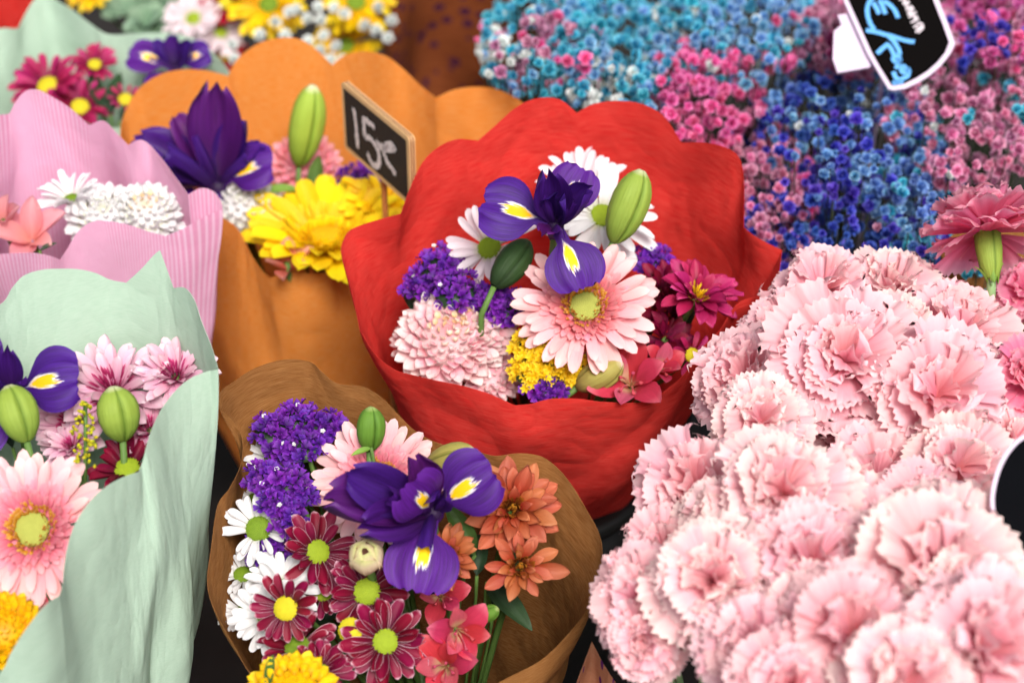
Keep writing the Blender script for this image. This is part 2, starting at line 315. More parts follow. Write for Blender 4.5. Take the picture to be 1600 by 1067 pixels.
def stand_prof(v): return .22 + .78 * np.where(v < .62, np.sin(np.pi / 2 * np.clip(v / .62, 0, 1)), np.sqrt(np.clip(1 - ((v - .62) / .39) ** 2, 0, 1)))
I_STD = variants('iris standard', 4, W=jit(.27, .03), prof=stand_prof, nl=9, nw=8, cup=jit(.55, .2), a0=0, bend=jit(.25, .2), ruf=jit(.060, .015), fr=jit(6, 1.5), edge=rag)
I_STY = variants('iris style arm', 3, W=.15, prof=lambda v: .7 + .5 * v - .3 * v * v, nl=8, nw=6, cup=-.75, vcurl=lambda v: .45 - .6 * v + 1.5 * max(0, v - .72), ruf=.05, fr=5, edge=serr, ridge=-.3)
A_PET = variants('alstroemeria petal', 4, W=jit(.25, .03), prof=lambda v: lance(v, .66), nl=8, nw=6, cup=jit(.35, .15), vcurl=lambda v: .35 - 1.25 * max(0, v - .35), ruf=.03, fr=3)
A_INN = variants('alstroemeria inner petal', 3, W=.21, prof=lambda v: lance(v, .7), nl=8, nw=5, cup=.4, vcurl=lambda v: .3 - .9 * max(0, v - .4), ruf=.02, fr=3)
LEAF = variants('leaf', 4, W=jit(.15, .03), prof=lambda v: lance(v, .42), nl=9, nw=4, cup=jit(.35, .1), a0=.3, bend=jit(-.7, .3), ruf=.015, fr=3, ridge=.25)
EUC = variants('eucalyptus leaf', 3, W=jit(.45, .04), prof=lambda v: lance(v, .55), nl=6, nw=6, cup=.15, a0=.1, bend=jit(-.2, .2))
LILY = variants('lily petal', 3, W=jit(.26, .03), prof=lambda v: lance(v, .55), nl=8, nw=6, cup=jit(.5, .1), a0=.2, bend=jit(-.5, .3), ruf=.03, fr=3, ridge=.2)

def dome(r=1.0, h=.4, nr=6, ns=18, dimple=0.0):
    V, U, F = [], [], []
    for i in range(nr + 1):
        q = i / nr; z = h * math.cos(q * math.pi / 2) - dimple * math.exp(-(q / .35) ** 2)
        for j in range(ns):
            a = 2 * math.pi * j / ns; V.append((r * math.sin(q * math.pi / 2) * math.cos(a), r * math.sin(q * math.pi / 2) * math.sin(a), z)); U.append((.5, q))
    for i in range(nr):
        for j in range(ns):
            F.append((i * ns + j, (i + 1) * ns + j, (i + 1) * ns + (j + 1) % ns, i * ns + (j + 1) % ns))
    return np.array(V), F, np.array(U)
def beads(r, h, n, s, dimple=0.0):                           # phyllotaxis of tiny disc florets on a dome
    parts = [dome(r, h, 5, 16, dimple)]
    base = (np.array([(1, 0, 0), (0, 1, 0), (-1, 0, 0), (0, -1, 0), (0, 0, 1.1)], float) * s, [(0, 1, 4), (1, 2, 4), (2, 3, 4), (3, 0, 4)], np.full((5, 2), .5))
    for k in range(n):
        q = math.sqrt((k + .5) / n); a = k * 2.39996
        rr = r * q; z = h * math.sqrt(max(0, 1 - q * q)) - dimple * math.exp(-(math.asin(min(q, 1)) / 1.5708 / .35) ** 2)
        nn = Vector((math.cos(a) * q * h / r * 1.2, math.sin(a) * q * h / r * 1.2, 1)).normalized()
        M = nn.to_track_quat('Z', 'Y').to_matrix().to_4x4(); M.translation = (rr * math.cos(a), rr * math.sin(a), z)
        parts.append(xf(base, M))
    return join(parts)
DISC = mesh('disc', *beads(1, .55, 130, .085, .12)); DISC_FLAT = mesh('flat disc', *beads(1, .28, 170, .065, .1))
def ring_tuft(n, r0, r1, L, W, el0, el1, seed, nl=4, bend=.3, cup=.5):
    r = np.random.default_rng(seed); ps = []
    for k in range(n):
        q = r.uniform(0, 1); p = petal(W=W, nl=nl, nw=2, cup=cup, a0=0, bend=bend + r.uniform(-.3, .3), seed=int(r.integers(999)))
        ps.append(xf(p, rot(k * 2.39996, el0 + (el1 - el0) * (1 - q) + r.uniform(-.1, .1), r0 + (r1 - r0) * q, r.uniform(-.3, .3), L * r.uniform(.8, 1.15), z=.02 * (1 - q))))
    return join(ps)
G_INNER = mesh('inner florets', *ring_tuft(130, .27, .34, .27, .15, .15, .75, 1))
G_RING = mesh('ring florets', *ring_tuft(150, .17, .29, .10, .22, .8, 1.3, 2, nl=3))
TUFT = mesh('tuft', *ring_tuft(60, .02, .20, .34, .13, .8, 1.45, 3, nl=4, bend=.7))
TUFT_S = mesh('needle tuft', *ring_tuft(70, .02, .2, .30, .07, .9, 1.5, 4, nl=3, bend=-.2))
def tube(P, rad, ns=6):
    P = [np.asarray(p, float) for p in P]; V, U, F = [], [], []
    for i, p in enumerate(P):
        t = P[min(i + 1, len(P) - 1)] - P[max(i - 1, 0)]; t = t / (np.linalg.norm(t) + 1e-12)
        a = np.cross(t, (0.31, .9, .2)); a /= np.linalg.norm(a); b = np.cross(t, a); rr = rad[i] if hasattr(rad, '__len__') else rad
        for j in range(ns):
            q = 2 * math.pi * j / ns; V.append(p + rr * (math.cos(q) * a + math.sin(q) * b)); U.append((j / ns, i / (len(P) - 1)))
    for i in range(len(P) - 1):
        for j in range(ns): F.append((i * ns + j, i * ns + (j + 1) % ns, (i + 1) * ns + (j + 1) % ns, (i + 1) * ns + j))
    F.append(tuple(range(ns - 1, -1, -1))); F.append(tuple((len(P) - 1) * ns + j for j in range(ns)))
    return np.array(V), F, np.array(U)
def bez(a, b, c, d, n): 
    a, b, c, d = map(np.asarray, (a, b, c, d)); return [((1 - t) ** 3) * a + 3 * t * (1 - t) ** 2 * b + 3 * t * t * (1 - t) * c + t ** 3 * d for t in np.linspace(0, 1, n)]
def stem(root, base, rad=.0025, mat=None, drop=.0, n=8):   # from the head down to the tied end
    M = root.matrix_world; s = M.to_scale()[0]; p = np.array(M.translation); z = np.array(M.to_3x3().col[2].normalized())
    base = np.asarray(base, float)
    P = bez(p - z * drop, p - z * .06, base + (p - base) * np.array([.3, .3, .45]), base, n)
    Mi = M.inverted(); L = [np.array(Mi @ Vector(q)) for q in P]
    return obj('stem', mesh('stem', *tube(L, rad / s, 6)), root, mat=mat or STEM)

# ------------------------------------------------------------------ the setting
def sheet(name, pts, z, mat):
    return obj(name, mesh(name, [(x, y, z) for x, y in pts], [tuple(range(len(pts)))], [(x, y) for x, y in pts], False), mat=mat)
GROUND = plain('dark stall surface', '#241f1d', .7, nscale=30, amt=.5)
g = sheet('ground', [(-6, -3), (6, -3), (6, 9), (-6, 9)], 0.0, GROUND); g['kind'] = 'structure'

class Bouquet:
    def __init__(s, cx, cy, h0, tilt=20, lean=0, base=(0, 0), rb=.045, de=0.0, bz=.004):
        s.P0 = at(cx, cy, h0); t = R(tilt); l = R(lean)
        n = np.array([math.sin(l), -math.sin(t), math.cos(t)]); s.n = n / np.linalg.norm(n)
        s.base = np.array([s.P0[0] + base[0], s.P0[1] + base[1], bz]); s.rb = rb; s.de = de
    def pos(s, px, py, e=0.0): return on_plane(px, py, s.P0 + s.n * (e + s.de), s.n)
    def rim(s, px, py): return on_plane(px, py, s.P0, s.n)
def catmull(pts, n=8):
    P = [np.array(p[:2], float) for p in pts]; cusp = [len(p) > 2 and p[2] == 'c' for p in pts]; N = len(P); out = []
    for i in range(N):
        p1, p2 = P[i], P[(i + 1) % N]; p0, p3 = P[i - 1], P[(i + 2) % N]
        m1 = (p2 - p1) if cusp[i] else (p2 - p0) / 2; m2 = (p2 - p1) if cusp[(i + 1) % N] else (p3 - p1) / 2
        for k in range(n):
            t = k / n; out.append((2 * t ** 3 - 3 * t * t + 1) * p1 + (t ** 3 - 2 * t * t + t) * m1 + (-2 * t ** 3 + 3 * t * t) * p2 + (t ** 3 - t * t) * m2)
    return np.array(out)
def wrap(name, label, B, rim, mat, belly=.55, rows=40, fold=.004, nf=9, seed=0, group='paper bouquet wraps', nsub=7, flare=.0):
    px = catmull(rim, nsub); X = np.array([B.rim(a, b) for a, b in px]); N = len(X)
    c = X.mean(0)
    k = N // 10; S = np.array([np.mean([X[(i + j) % N] for j in range(-k, k + 1)], 0) for i in range(N)])
    S0 = S.copy(); o_ = S0 - c; o_[:, 2] = 0; o_ /= np.linalg.norm(o_, axis=1)[:, None]
    for i in range(N):                                       # the scallops are cut in the sheet: slide each rim point onto the smooth wall
        rr = X[i] - CAM; rr /= np.linalg.norm(rr); d = float(rr @ o_[i]); wt = np.clip((abs(d) - .25) / .35, 0, 1)
        X[i] = X[i] - rr * np.clip(float((X[i] - S0[i]) @ o_[i]) / (d if abs(d) > .2 else .2 * np.sign(d + 1e-9)), -.06, .06) * wt
    th = np.unwrap(np.arctan2(S[:, 1] - c[1], S[:, 0] - c[0]))
    arc = np.concatenate([[0], np.cumsum(np.linalg.norm(np.diff(X, axis=0), axis=1))])
    Bc = B.base; Bs = np.stack([Bc[0] + B.rb * np.cos(th), Bc[1] + B.rb * np.sin(th), np.full(N, Bc[2])], 1)
    K = np.concatenate([S0[:, :2], X[:, 2:]], 1) + np.array([0, 0, -1]) * belly * (X[:, 2:3] - Bc[2]) + (S - c) * flare
    r = np.random.default_rng(seed); waves = [(int(r.integers(2, 8)), r.uniform(-12, 12), r.uniform(0, 6.28), r.uniform(.15, .5)) for _ in range(8)] + [(int(r.integers(9, 16)), r.uniform(-25, 25), r.uniform(0, 6.28), .10) for _ in range(3)]
    crs = [(int(r.integers(3, 9)), r.uniform(-16, 16), r.uniform(0, 6.28), r.uniform(.4, .9)) for _ in range(5)]
    V, U = [], []
    for i in range(rows + 1):
        t = (i / rows) ** 1.15
        sm = min(1.0, t / .35); sm = sm * sm * (3 - 2 * sm); Xt = X.copy(); Xt[:, :2] = X[:, :2] * (1 - sm) + S0[:, :2] * sm
        p = (1 - t) ** 2 * Xt + 2 * t * (1 - t) * K + t * t * Bs
        out = S - c; out[:, 2] = 0; out /= np.linalg.norm(out, axis=1)[:, None] + 1e-9
        f = np.zeros(N)
        for (kt, kv, ph, am) in waves: f += am * np.sin(kt * th + kv * t + ph)
        for (kt, kv, ph, am) in crs: f += am * np.arcsin(np.sin(kt * th + kv * t + ph + .5 * np.sin(2 * th + 5 * t))) * .64
        f = fold * f * min(1, t * 6) * (1 + 1.2 * t)
        V.append(p + out * f[:, None])
        ln = np.linalg.norm(K - X, axis=1) + np.linalg.norm(Bs - K, axis=1)
        U.append(np.stack([arc[:N] if False else th * .14, t * ln + X[:, 2] * -1], 1))
    V = np.concatenate(V); U = np.concatenate(U)
    F = []
    for i in range(rows):
        for j in range(N):
            F.append((i * N + j, i * N + (j + 1) % N, (i + 1) * N + (j + 1) % N, (i + 1) * N + j))
    me = mesh(name, V, F, U)
    # the loop wraps once: fix the UV seam
    o = obj(name, me, mat=mat)
    uvl = me.uv_layers[0].data; per = abs(th[-1] - th[0]) * .14
    for p in me.polygons:
        us = [uvl[l].uv[0] for l in p.loop_indices]
        if max(us) - min(us) > per * .5:
            for l in p.loop_indices:
                if uvl[l].uv[0] < (max(us) + min(us)) / 2: uvl[l].uv[0] += 2 * math.pi * .14
    sm = o.modifiers.new('thickness', 'SOLIDIFY'); sm.thickness = .0002; sm.offset = 0; sm.use_rim = True; es = o.modifiers.new('crisp edge', 'EDGE_SPLIT'); es.split_angle = R(50)
    return tag(o, label, 'paper wrap', group)

P_RED = paper_mat('red crepe paper', '#e03430', '#f2685c', grain=(60, 1250), gstr=.38, transl=.45, crum=.8, ribs=0)
P_KRAFT = paper_mat('kraft paper', '#8f5c2e', '#b98552', grain=(110, 1000), gstr=.5, transl=.25, crum=.5, ribs=0)
P_ORANGE = paper_mat('orange paper', '#f4a044', '#f9bd76', grain=(110, 1250), gstr=.4, transl=.45, crum=.55, ribs=0)
P_MINT = paper_mat('mint paper', '#bcd6c2', '#cfe2d2', grain=(110, 1250), gstr=.35, transl=.25, blot=.10, crum=.5, ribs=0)
P_PINK = paper_mat('pink striped paper', '#eba9cc', '#f0b6d4', grain=(40, 400), gstr=.4, transl=.40, stripes=('#f8def0', 230, .7), blot=.10, crum=.25)
P_BROWN = paper_mat('brown printed paper', '#6a3418', '#7d4422', grain=(40, 200), gstr=.4, transl=.12, dash='#3c1630', blot=.6)
P_PEACH = paper_mat('peach printed paper', '#c98a68', '#d39a78', grain=(40, 300), gstr=.4, transl=.2, dash='#6a2a78')

RED = Bouquet(860, 430, .01, 20, base=(-.01, .07), rb=.05, de=-.012, bz=.20)
KRA = Bouquet(640, 830, -.03, 20, base=(.02, .06), rb=.045, de=-.018, bz=.10)
MIN = Bouquet(30, 740, .065, 18, base=(-.03, .06), rb=.055, de=-.055, bz=.16)
PIN = Bouquet(100, 290, .02, 20, base=(-.03, .06), rb=.05, de=-.02)
ORA = Bouquet(500, 260, -.045, 20, base=(0, .06), rb=.05, de=-.018)
MI2 = Bouquet(160, 120, -.07, 22, base=(0, .08), rb=.05, de=0)
RD2 = Bouquet(-40, 60, -.06, 22, base=(-.05, .1), rb=.05)

rim_red = [(533, 396), (536, 377), (547, 360), (576, 348), (626, 334, 'c'), (642, 291), (661, 253), (685, 230), (714, 218), (747, 220, 'c'), (771, 199), (804, 170), (832, 156), (861, 153), (882, 160), (901, 177, 'c'), (927, 163), (965, 158), (1003, 163), (1037, 182), (1065, 223, 'c'), (1098, 223), (1132, 230), (1153, 244), (1161, 268), (1163, 310), (1162, 355, 'c'), (1184, 372), (1222, 391, 'c'), (1217, 430), (1213, 458, 'c'), (1156, 472), (1125, 515), (1094, 547), (1070, 583), (1037, 612), (1013, 628), (946, 628), (904, 623), (861, 623), (828, 631), (804, 633, 'c'), (766, 616), (728, 604), (685, 595), (642, 585), (614, 576), (585, 552), (562, 515, 'c'), (553, 470), (541, 425)]
wrap('paper_wrap', 'scalloped red crepe paper wrap around the central bouquet', RED, rim_red, P_RED, belly=.34, seed=1, fold=.0019)
rim_kra = [(342, 636, 'c'), (345, 612), (364, 597), (399, 575), (443, 562), (483, 565), (502, 580), (527, 599), (567, 604), (596, 621), (621, 646), (646, 671), (675, 688), (705, 698), (744, 705), (774, 712), (809, 708), (843, 712), (868, 728), (893, 757), (917, 797), (935, 831), (941, 861), (937, 900), (922, 945), (893, 984), (848, 1029), (794, 1058), (740, 1085), (650, 1115), (540, 1125), (460, 1110), (394, 1054), (369, 1014), (349, 980), (330, 940), (324, 905), (330, 856), (340, 790), (359, 762), (377, 723), (378, 683), (364, 658)]
wrap('paper_wrap', 'brown kraft paper wrap in front of the red wrap', KRA, rim_kra, P_KRAFT, belly=.28, seed=2, fold=.0019)
rim_min = [(0, 476), (19, 450), (37, 431), (64, 422), (94, 420), (124, 421), (150, 427), (172, 437), (197, 442, 'c'), (221, 420), (240, 399), (250, 391, 'c'), (262, 424), (271, 450, 'c'), (289, 450), (304, 469), (315, 502), (330, 540), (341, 577, 'c'), (322, 581), (296, 592), (270, 615), (247, 649), (232, 686), (223, 720), (217, 737, 'c'), (193, 745), (169, 758), (144, 779), (120, 813), (107, 848), (100, 886), (98, 913), (93, 930, 'c'), (72, 944), (41, 982), (17, 1020), (0, 1051), (-60, 1110), (-160, 1080), (-230, 960), (-250, 800), (-210, 640), (-130, 540, 'c'), (-60, 500)]
wrap('paper_wrap', 'pale mint paper wrap at the lower left with a curling front edge', MIN, rim_min, P_MINT, belly=.66, seed=3, fold=.0019)
rim_pin = [(-40, 190), (15, 178, 'c'), (26, 157), (41, 142), (60, 141), (82, 152), (109, 169), (139, 196, 'c'), (161, 189), (180, 206), (200, 227, 'c'), (217, 219), (232, 225), (255, 251), (277, 281), (294, 304, 'c'), (315, 294), (334, 300), (345, 315), (348, 328, 'c'), (319, 339), (285, 358), (259, 369, 'c'), (232, 362), (199, 351), (161, 345), (139, 349), (120, 364), (107, 386), (94, 406, 'c'), (75, 399), (45, 395), (0, 397), (-50, 400), (-100, 340), (-110, 260)]
wrap('paper_wrap', 'pink striped paper wrap behind the mint wrap', PIN, rim_pin, P_PINK, belly=.35, seed=4, fold=.0019)
rim_ora = [(188, 210), (197, 172), (218, 138), (252, 116), (290, 109), (324, 111), (356, 119, 'c'), (371, 93), (401, 70), (435, 60), (469, 62), (499, 82), (518, 102, 'c'), (541, 86), (575, 81), (605, 89), (630, 108), (656, 133), (681, 153, 'c'), (711, 140), (749, 136), (783, 142), (817, 161), (832, 180, 'c'), (800, 215), (740, 262), (670, 315), (600, 375), (535, 422), (516, 425), (477, 427), (452, 425), (422, 435, 'c'), (409, 422), (392, 397), (375, 363), (350, 342), (300, 330), (240, 300), (200, 255)]
wrap('paper_wrap', 'scalloped orange paper wrap behind the price tag', ORA, rim_ora, P_ORANGE, belly=.85, seed=5, fold=.0019)
rim_mi2 = [(-10, 52), (28, 45, 'c'), (41, 19), (56, -3), (72, -12), (90, 2), (112, 15), (139, 36), (169, 54), (210, 53), (262, 52), (300, 60), (330, 80), (356, 109), (362, 135), (330, 170), (270, 190), (180, 200), (60, 200), (-20, 190), (-40, 130)]
wrap('paper_wrap', 'pale mint paper wrap behind the pink wrap at the top left', MI2, rim_mi2, P_MINT, belly=.5, seed=6, fold=.0019)
rim_rd2 = [(-120, -40), (-40, -60), (40, -30), (52, 0), (40, 30), (28, 48), (0, 62), (-60, 110), (-140, 100), (-170, 20)]
wrap('paper_wrap', 'red paper wrap cut off by the top left corner', RD2, rim_rd2, P_RED, belly=.5, seed=8, fold=.003)

# ------------------------------------------------------------------ flower kinds
def head(name, label, cat, pos, n, rpx, group=None):
    return thing(name, label, cat, frame(pos, n, s=rpx * mpp(pos)), group)
def gerbera(label, pos, n, rpx, base, pm='gerb', inner='gerb_in', ring='gold', disc=None, no=26, group='pink gerberas', droop=0.0, out=None):
    t = head('gerbera', label, 'gerbera', pos, n, rpx, group); a0 = random.uniform(0, 6)
    for k in range(no):
        obj('petal', random.choice(out or G_OUT), t, rot(a0 + k * 6.2832 / no + random.uniform(-.09, .09), .02 - droop + random.uniform(-.13, .09), .22, random.uniform(-.2, .2), random.uniform(.73, .80), z=-.03), PM[pm])
    for k in range(no - 4):
        obj('petal', random.choice(out or G_MID), t, rot(a0 + .12 + k * 6.2832 / (no - 4) + random.uniform(-.1, .1), .12 - droop + random.uniform(-.1, .1), .22, random.uniform(-.25, .25), random.uniform(.60, .70), z=-.01), PM[pm])
    for k in range(18):
        obj('petal', random.choice(G_MID), t, rot(a0 + k * 6.2832 / 18 + random.uniform(-.08, .08), .22 + random.uniform(-.06, .08), .22, random.uniform(-.25, .25), random.uniform(.36, .46), z=.0), PM[inner if pm == 'gerb' else pm])
    obj('inner_florets', G_INNER, t, Matrix.Identity(4), PM[inner], 'stuff')
    obj('ring_florets', G_RING, t, Matrix.Translation((0, 0, .02)), PM[ring], 'stuff')
    obj('disc', DISC_FLAT, t, Matrix.Diagonal((.215, .215, .22, 1)), disc or DISC_GE)
    stem(t, base, .0035, STEMP); return t
def daisy(label, pos, n, rpx, base, pm='white', disc=None, np_=16, el=.05, rows=2, dr=.30, group='daisies', pet=None, name='daisy', cat='daisy', skip=(), spread=0.0):
    t = head(name, label, cat, pos, n, rpx, group); a0 = random.uniform(0, 6); pet = pet or D_PET
    for rw in range(rows):
        for k in range(np_):
            if random.random() < .06: continue
            obj('petal', random.choice(pet), t, rot(a0 + (k + .5 * rw) * 6.2832 / np_ + random.uniform(-.13, .13), el + rw * .24 + random.uniform(-.22, .20), dr * .75, random.uniform(-.45, .45), (random.uniform(.68, .88)) * (1 - .12 * rw), z=-.02 + .02 * rw), PM[pm])
    obj('disc', DISC, t, Matrix.Diagonal((dr, dr, dr * .9, 1)), disc or DISC_G)
    stem(t, base, .002); return t
def pompon(label, pos, n, rpx, base, pm='mum', centre='mum_c', N=120, group='pale pink chrysanthemums', flat=.75):
    t = head('chrysanthemum', label, 'chrysanthemum', pos, n, rpx, group)
    for k in range(N):
        q = (k + .5) / N; pol = R(4) + R(100) * q ** .60; a = k * 2.39996; L = .20 + .24 * min(1, q * 1.5)
        obj('petal', random.choice(M_PET), t, Matrix.Diagonal((1, 1, flat, 1)) @ rot(a + random.uniform(-.08, .08), math.pi / 2 - pol * .92 + random.uniform(-.08, .08), .60 * math.sin(pol), random.uniform(-.2, .2), L * random.uniform(.9, 1.1), z=.58 * math.cos(pol) - .14), PM[centre if q < .14 else pm])
    obj('core', mesh('core', *dome(.60, .44)), t, Matrix.Translation((0, 0, -.14)), PM[pm])
    stem(t, base, .003); return t
def layered(label, pos, n, rpx, base, pm, tuft, tm, rings, pet=None, group=None, tz=.0, ts=1.0, cup=.0):
    t = head('chrysanthemum', label, 'chrysanthemum', pos, n, rpx, group); pet = pet or L_PET
    for (m, L, el) in rings:
        a0 = random.uniform(0, 6)
        for k in range(m):
            obj('petal', random.choice(pet), t, rot(a0 + k * 6.2832 / m + random.uniform(-.12, .12), el + random.uniform(-.12, .12), .12, random.uniform(-.35, .35), L * random.uniform(.85, 1.08)), PM[pm])
    obj('tuft', tuft, t, Matrix.Translation((0, 0, tz)) @ Matrix.Scale(ts, 4), PM[tm], 'stuff')
    stem(t, base, .0025); return t
def carnation(label, pos, n, rpx, base, pm='carn', group='pale pink carnations', full=1.0, calyx=False, stem_r=.0025, open_=0.0):
    t = head('carnation', label, 'carnation', pos, n, rpx * 1.04, group); open_ = open_ if calyx else random.uniform(-.05, .28); sq = random.uniform(.8, 1.0)
    for (m, L, el, inn) in ((8, 1.0, -.10, 0), (7, .98, .16, 0), (6, .93, .42, 0), (5, .86, .70, 0), (5, .80, .98, 1), (4, .74, 1.25, 1)):
        a0 = random.uniform(0, 6)
        for k in range(max(3, round(m * full))):
            obj('petal', random.choice(C_INN if inn else C_PET), t, Matrix.Diagonal((1, 1, sq, 1)) @ rot(a0 + k * 6.2832 / m + random.uniform(-.25, .25), el - open_ + random.uniform(-.16, .16), .0, random.uniform(-.35, .35), L * random.uniform(.82, 1.14), z=-.22 + random.uniform(-.04, .04)), PM[pm])
    if calyx:
        pr = [(.0, .10), (-.12, .20), (-.35, .20), (-.62, .17), (-.78, .10), (-.82, .05)]
        V, F, U = tube([(0, 0, -.10 + z) for z, r in pr], [r for z, r in pr], 14)
        cx_ = obj('calyx', mesh('calyx', V, F, U), t, mat=BM['green'])
        for k in range(4): obj('sepal', LEAF[k], cx_, rot(k * 1.57, 1.2, .08, 0, .35, z=-1.0), PM['leaf_l'])
    stem(t, base, stem_r, STEMP, drop=(.85 if calyx else .35) * rpx * mpp(pos)); return t
def iris(label, pos, n, rpx, base, falls, stds, group='purple irises', styles=None, plum=()):
    t = head('iris', label, 'iris', pos, n, rpx, group)
    for i, (az, el, s) in enumerate(falls):
        obj('fall_petal', I_FALL[i % 4], t, rot(R(az), R(el), .03, 0, s), PM['iris_f'])
    for i, (az, el, s) in enumerate(styles or falls):
        obj('style_arm', I_STY[i % 3], t, rot(R(az), R(el) + .16, .02, 0, s * .62, z=.03), PM['iris_s'])
    for i, (az, el, s) in enumerate(stds):
        obj('standard_petal', I_STD[i % 4], t, rot(R(az), R(el), .04, random.uniform(-.3, .3), s), PM['iris_p' if i in plum else 'iris_s'])
    obj('throat', mesh('throat', *tube([(0, 0, .06), (0, 0, -.1), (0, 0, -.45)], [.1, .12, .07], 10)), t, mat=PM['iris_s'])
    stem(t, base, .003); return t
def lily_bud(label, tip, basep, wpx, base, mat='green', group='lily buds', name='lily_bud', cat='flower bud', lob=.14, blunt=1.0):
    tip, basep = np.asarray(tip), np.asarray(basep); ax = tip - basep; L = np.linalg.norm(ax); r = wpx / 2 * mpp(basep) / L
    t = thing(name, label, cat, frame(basep, ax, s=L), group)
    ns, nr = 48, 18; V, U, F = [], [], []
    for i in range(nr + 1):
        v = i / nr; rad = r * float(np.interp(v, [0, .06, .2, .4, .6, .75, .88, .96, 1], [.26, .5, .80, .98, 1, .90, .66, .38, .18]))
        rad = max(rad, r * .14)
        for j in range(ns):
            a = 2 * math.pi * j / ns; k = 1 - lob * (1 - abs(math.cos(1.5 * a))) ** 5 * 1.5 + .05 * math.cos(3 * a) - .03 * (1 - abs(math.cos(3 * a))) ** 4
            V.append((rad * k * math.cos(a), rad * k * math.sin(a), v)); U.append((j / ns, v))
    for i in range(nr):
        for j in range(ns): F.append((i * ns + j, i * ns + (j + 1) % ns, (i + 1) * ns + (j + 1) % ns, (i + 1) * ns + j))
    F.append(tuple(nr * ns + j for j in range(ns)))
    obj('bud', mesh('bud', V, F, U), t, mat=BM[mat])
    stem(t, base, .0025); return t
def floret_stat(seed):
    r = np.random.default_rng(seed); ps = []
    for k in range(5):
        p = petal(W=.45, prof=lambda v: .25 + .75 * v, nl=3, nw=4, cup=.2, a0=.75, bend=-.5, ruf=.10, fr=5, edge=rag, seed=seed * 9 + k)
        ps.append(xf(p, rot(k * 1.2566 + r.uniform(-.2, .2), r.uniform(-.1, .25), .05, r.uniform(-.3, .3), r.uniform(.85, 1.1))))
    return mesh('statice floret', *join(ps))
STATF = [floret_stat(i) for i in range(5)]
WHITEF = mesh('white bloom', *join([xf(petal(W=.4, nl=3, nw=2, seed=k), rot(k * 1.2566, .4, .05)) for k in range(5)]))
def statice(label, B, spots, base, fpx=10, pm='stat', group='purple statice', n_per=26, e0=0.0, white=2):
    c = np.mean([B.pos(x, y, e) for x, y, r, e in spots], 0); t = thing('statice', label, 'statice', frame(c, (0, 0, 1)), group); Mi = t.matrix_world.inverted()
    first = True
    for x, y, r, e in spots:
        p = B.pos(x, y, e); m = mpp(p); up = facing(0, .55)
        A = frame(p, up)
        for k in range(n_per):
            q = (k + .5) / n_per; a = k * 2.39996; rr = r * m * math.sqrt(q); z = r * m * .45 * (1 - q) + random.uniform(-.003, .003)
            P = A @ Vector((rr * math.cos(a), rr * math.sin(a) * .85, z)); nn = A.to_3x3() @ Vector((math.cos(a) * q * .9 + random.uniform(-.4, .4), math.sin(a) * q * .9 + random.uniform(-.4, .4), 1))
            obj('floret', random.choice(STATF), t, Mi @ frame(P, nn, (random.uniform(-1, 1), random.uniform(-1, 1), .3), fpx * m * random.uniform(1.0, 1.5)), PM[pm])
        for k in range(min(white, 1)):
            P = A @ Vector((random.uniform(-.6, .6) * r * m, random.uniform(-.6, .6) * r * m, r * m * .55))
            obj('bloom', WHITEF, t, Mi @ frame(P, up, None, fpx * m * .45), PM['white'])
        obj('core', mesh('core', *dome(.8, .35)), t, Mi @ A @ Matrix.Translation((0, 0, -.1 * r * m)) @ Matrix.Scale(r * m, 4), PM['leaf_d'])
        P = bez(p, p - np.array([0, 0, .05]), np.asarray(base) + np.array([0, 0, .2]), base, 8)
        obj('stem', mesh('stem', *tube([np.array(Mi @ Vector(q)) for q in P], .0018)), t, mat=STEM)
    return t
STAR = join([xf(petal(W=.22, nl=2, nw=2, a0=.5, bend=-.4, seed=k), rot(k * 1.0472, .3)) for k in range(6)])
def star_cluster(name, label, cat, B, spots, base, spx, pm, n_per, group=None):
    c = np.mean([B.pos(x, y, e) for x, y, r, e in spots], 0); t = thing(name, label, cat, frame(c, (0, 0, 1)), group); Mi = t.matrix_world.inverted(); ps = []
    for x, y, r, e in spots:
        p = B.pos(x, y, e); m = mpp(p); A = frame(p, facing(0, .5))
        for k in range(n_per):
            q = (k + .5) / n_per; a = k * 2.39996; rr = r * m * math.sqrt(q) * random.uniform(.8, 1.15); a += random.uniform(-.6, .6)
            P = A @ Vector((rr * math.cos(a), rr * math.sin(a), r * m * .55 * (1 - q) + random.uniform(-.006, .005)))
            nn = A.to_3x3() @ Vector((math.cos(a) * q + random.uniform(-.5, .5), math.sin(a) * q + random.uniform(-.5, .5), 1))
            ps.append(xf(STAR, Mi @ frame(P, nn, (random.uniform(-1, 1), random.uniform(-1, 1), .3), spx * m * random.uniform(.75, 1.25))))
        P = bez(p, p - np.array([0, 0, .05]), np.asarray(base) + np.array([0, 0, .2]), base, 8)
        obj('stem', mesh('stem', *tube([np.array(Mi @ Vector(q)) for q in P], .0018)), t, mat=STEM)
        obj('core', mesh('core', *dome(.85, .4)), t, Mi @ A @ Matrix.Translation((0, 0, -.12 * r * m)) @ Matrix.Scale(r * m, 4), FILL)
    obj('florets', mesh('florets', *join(ps)), t, mat=PM[pm], kind='stuff'); return t
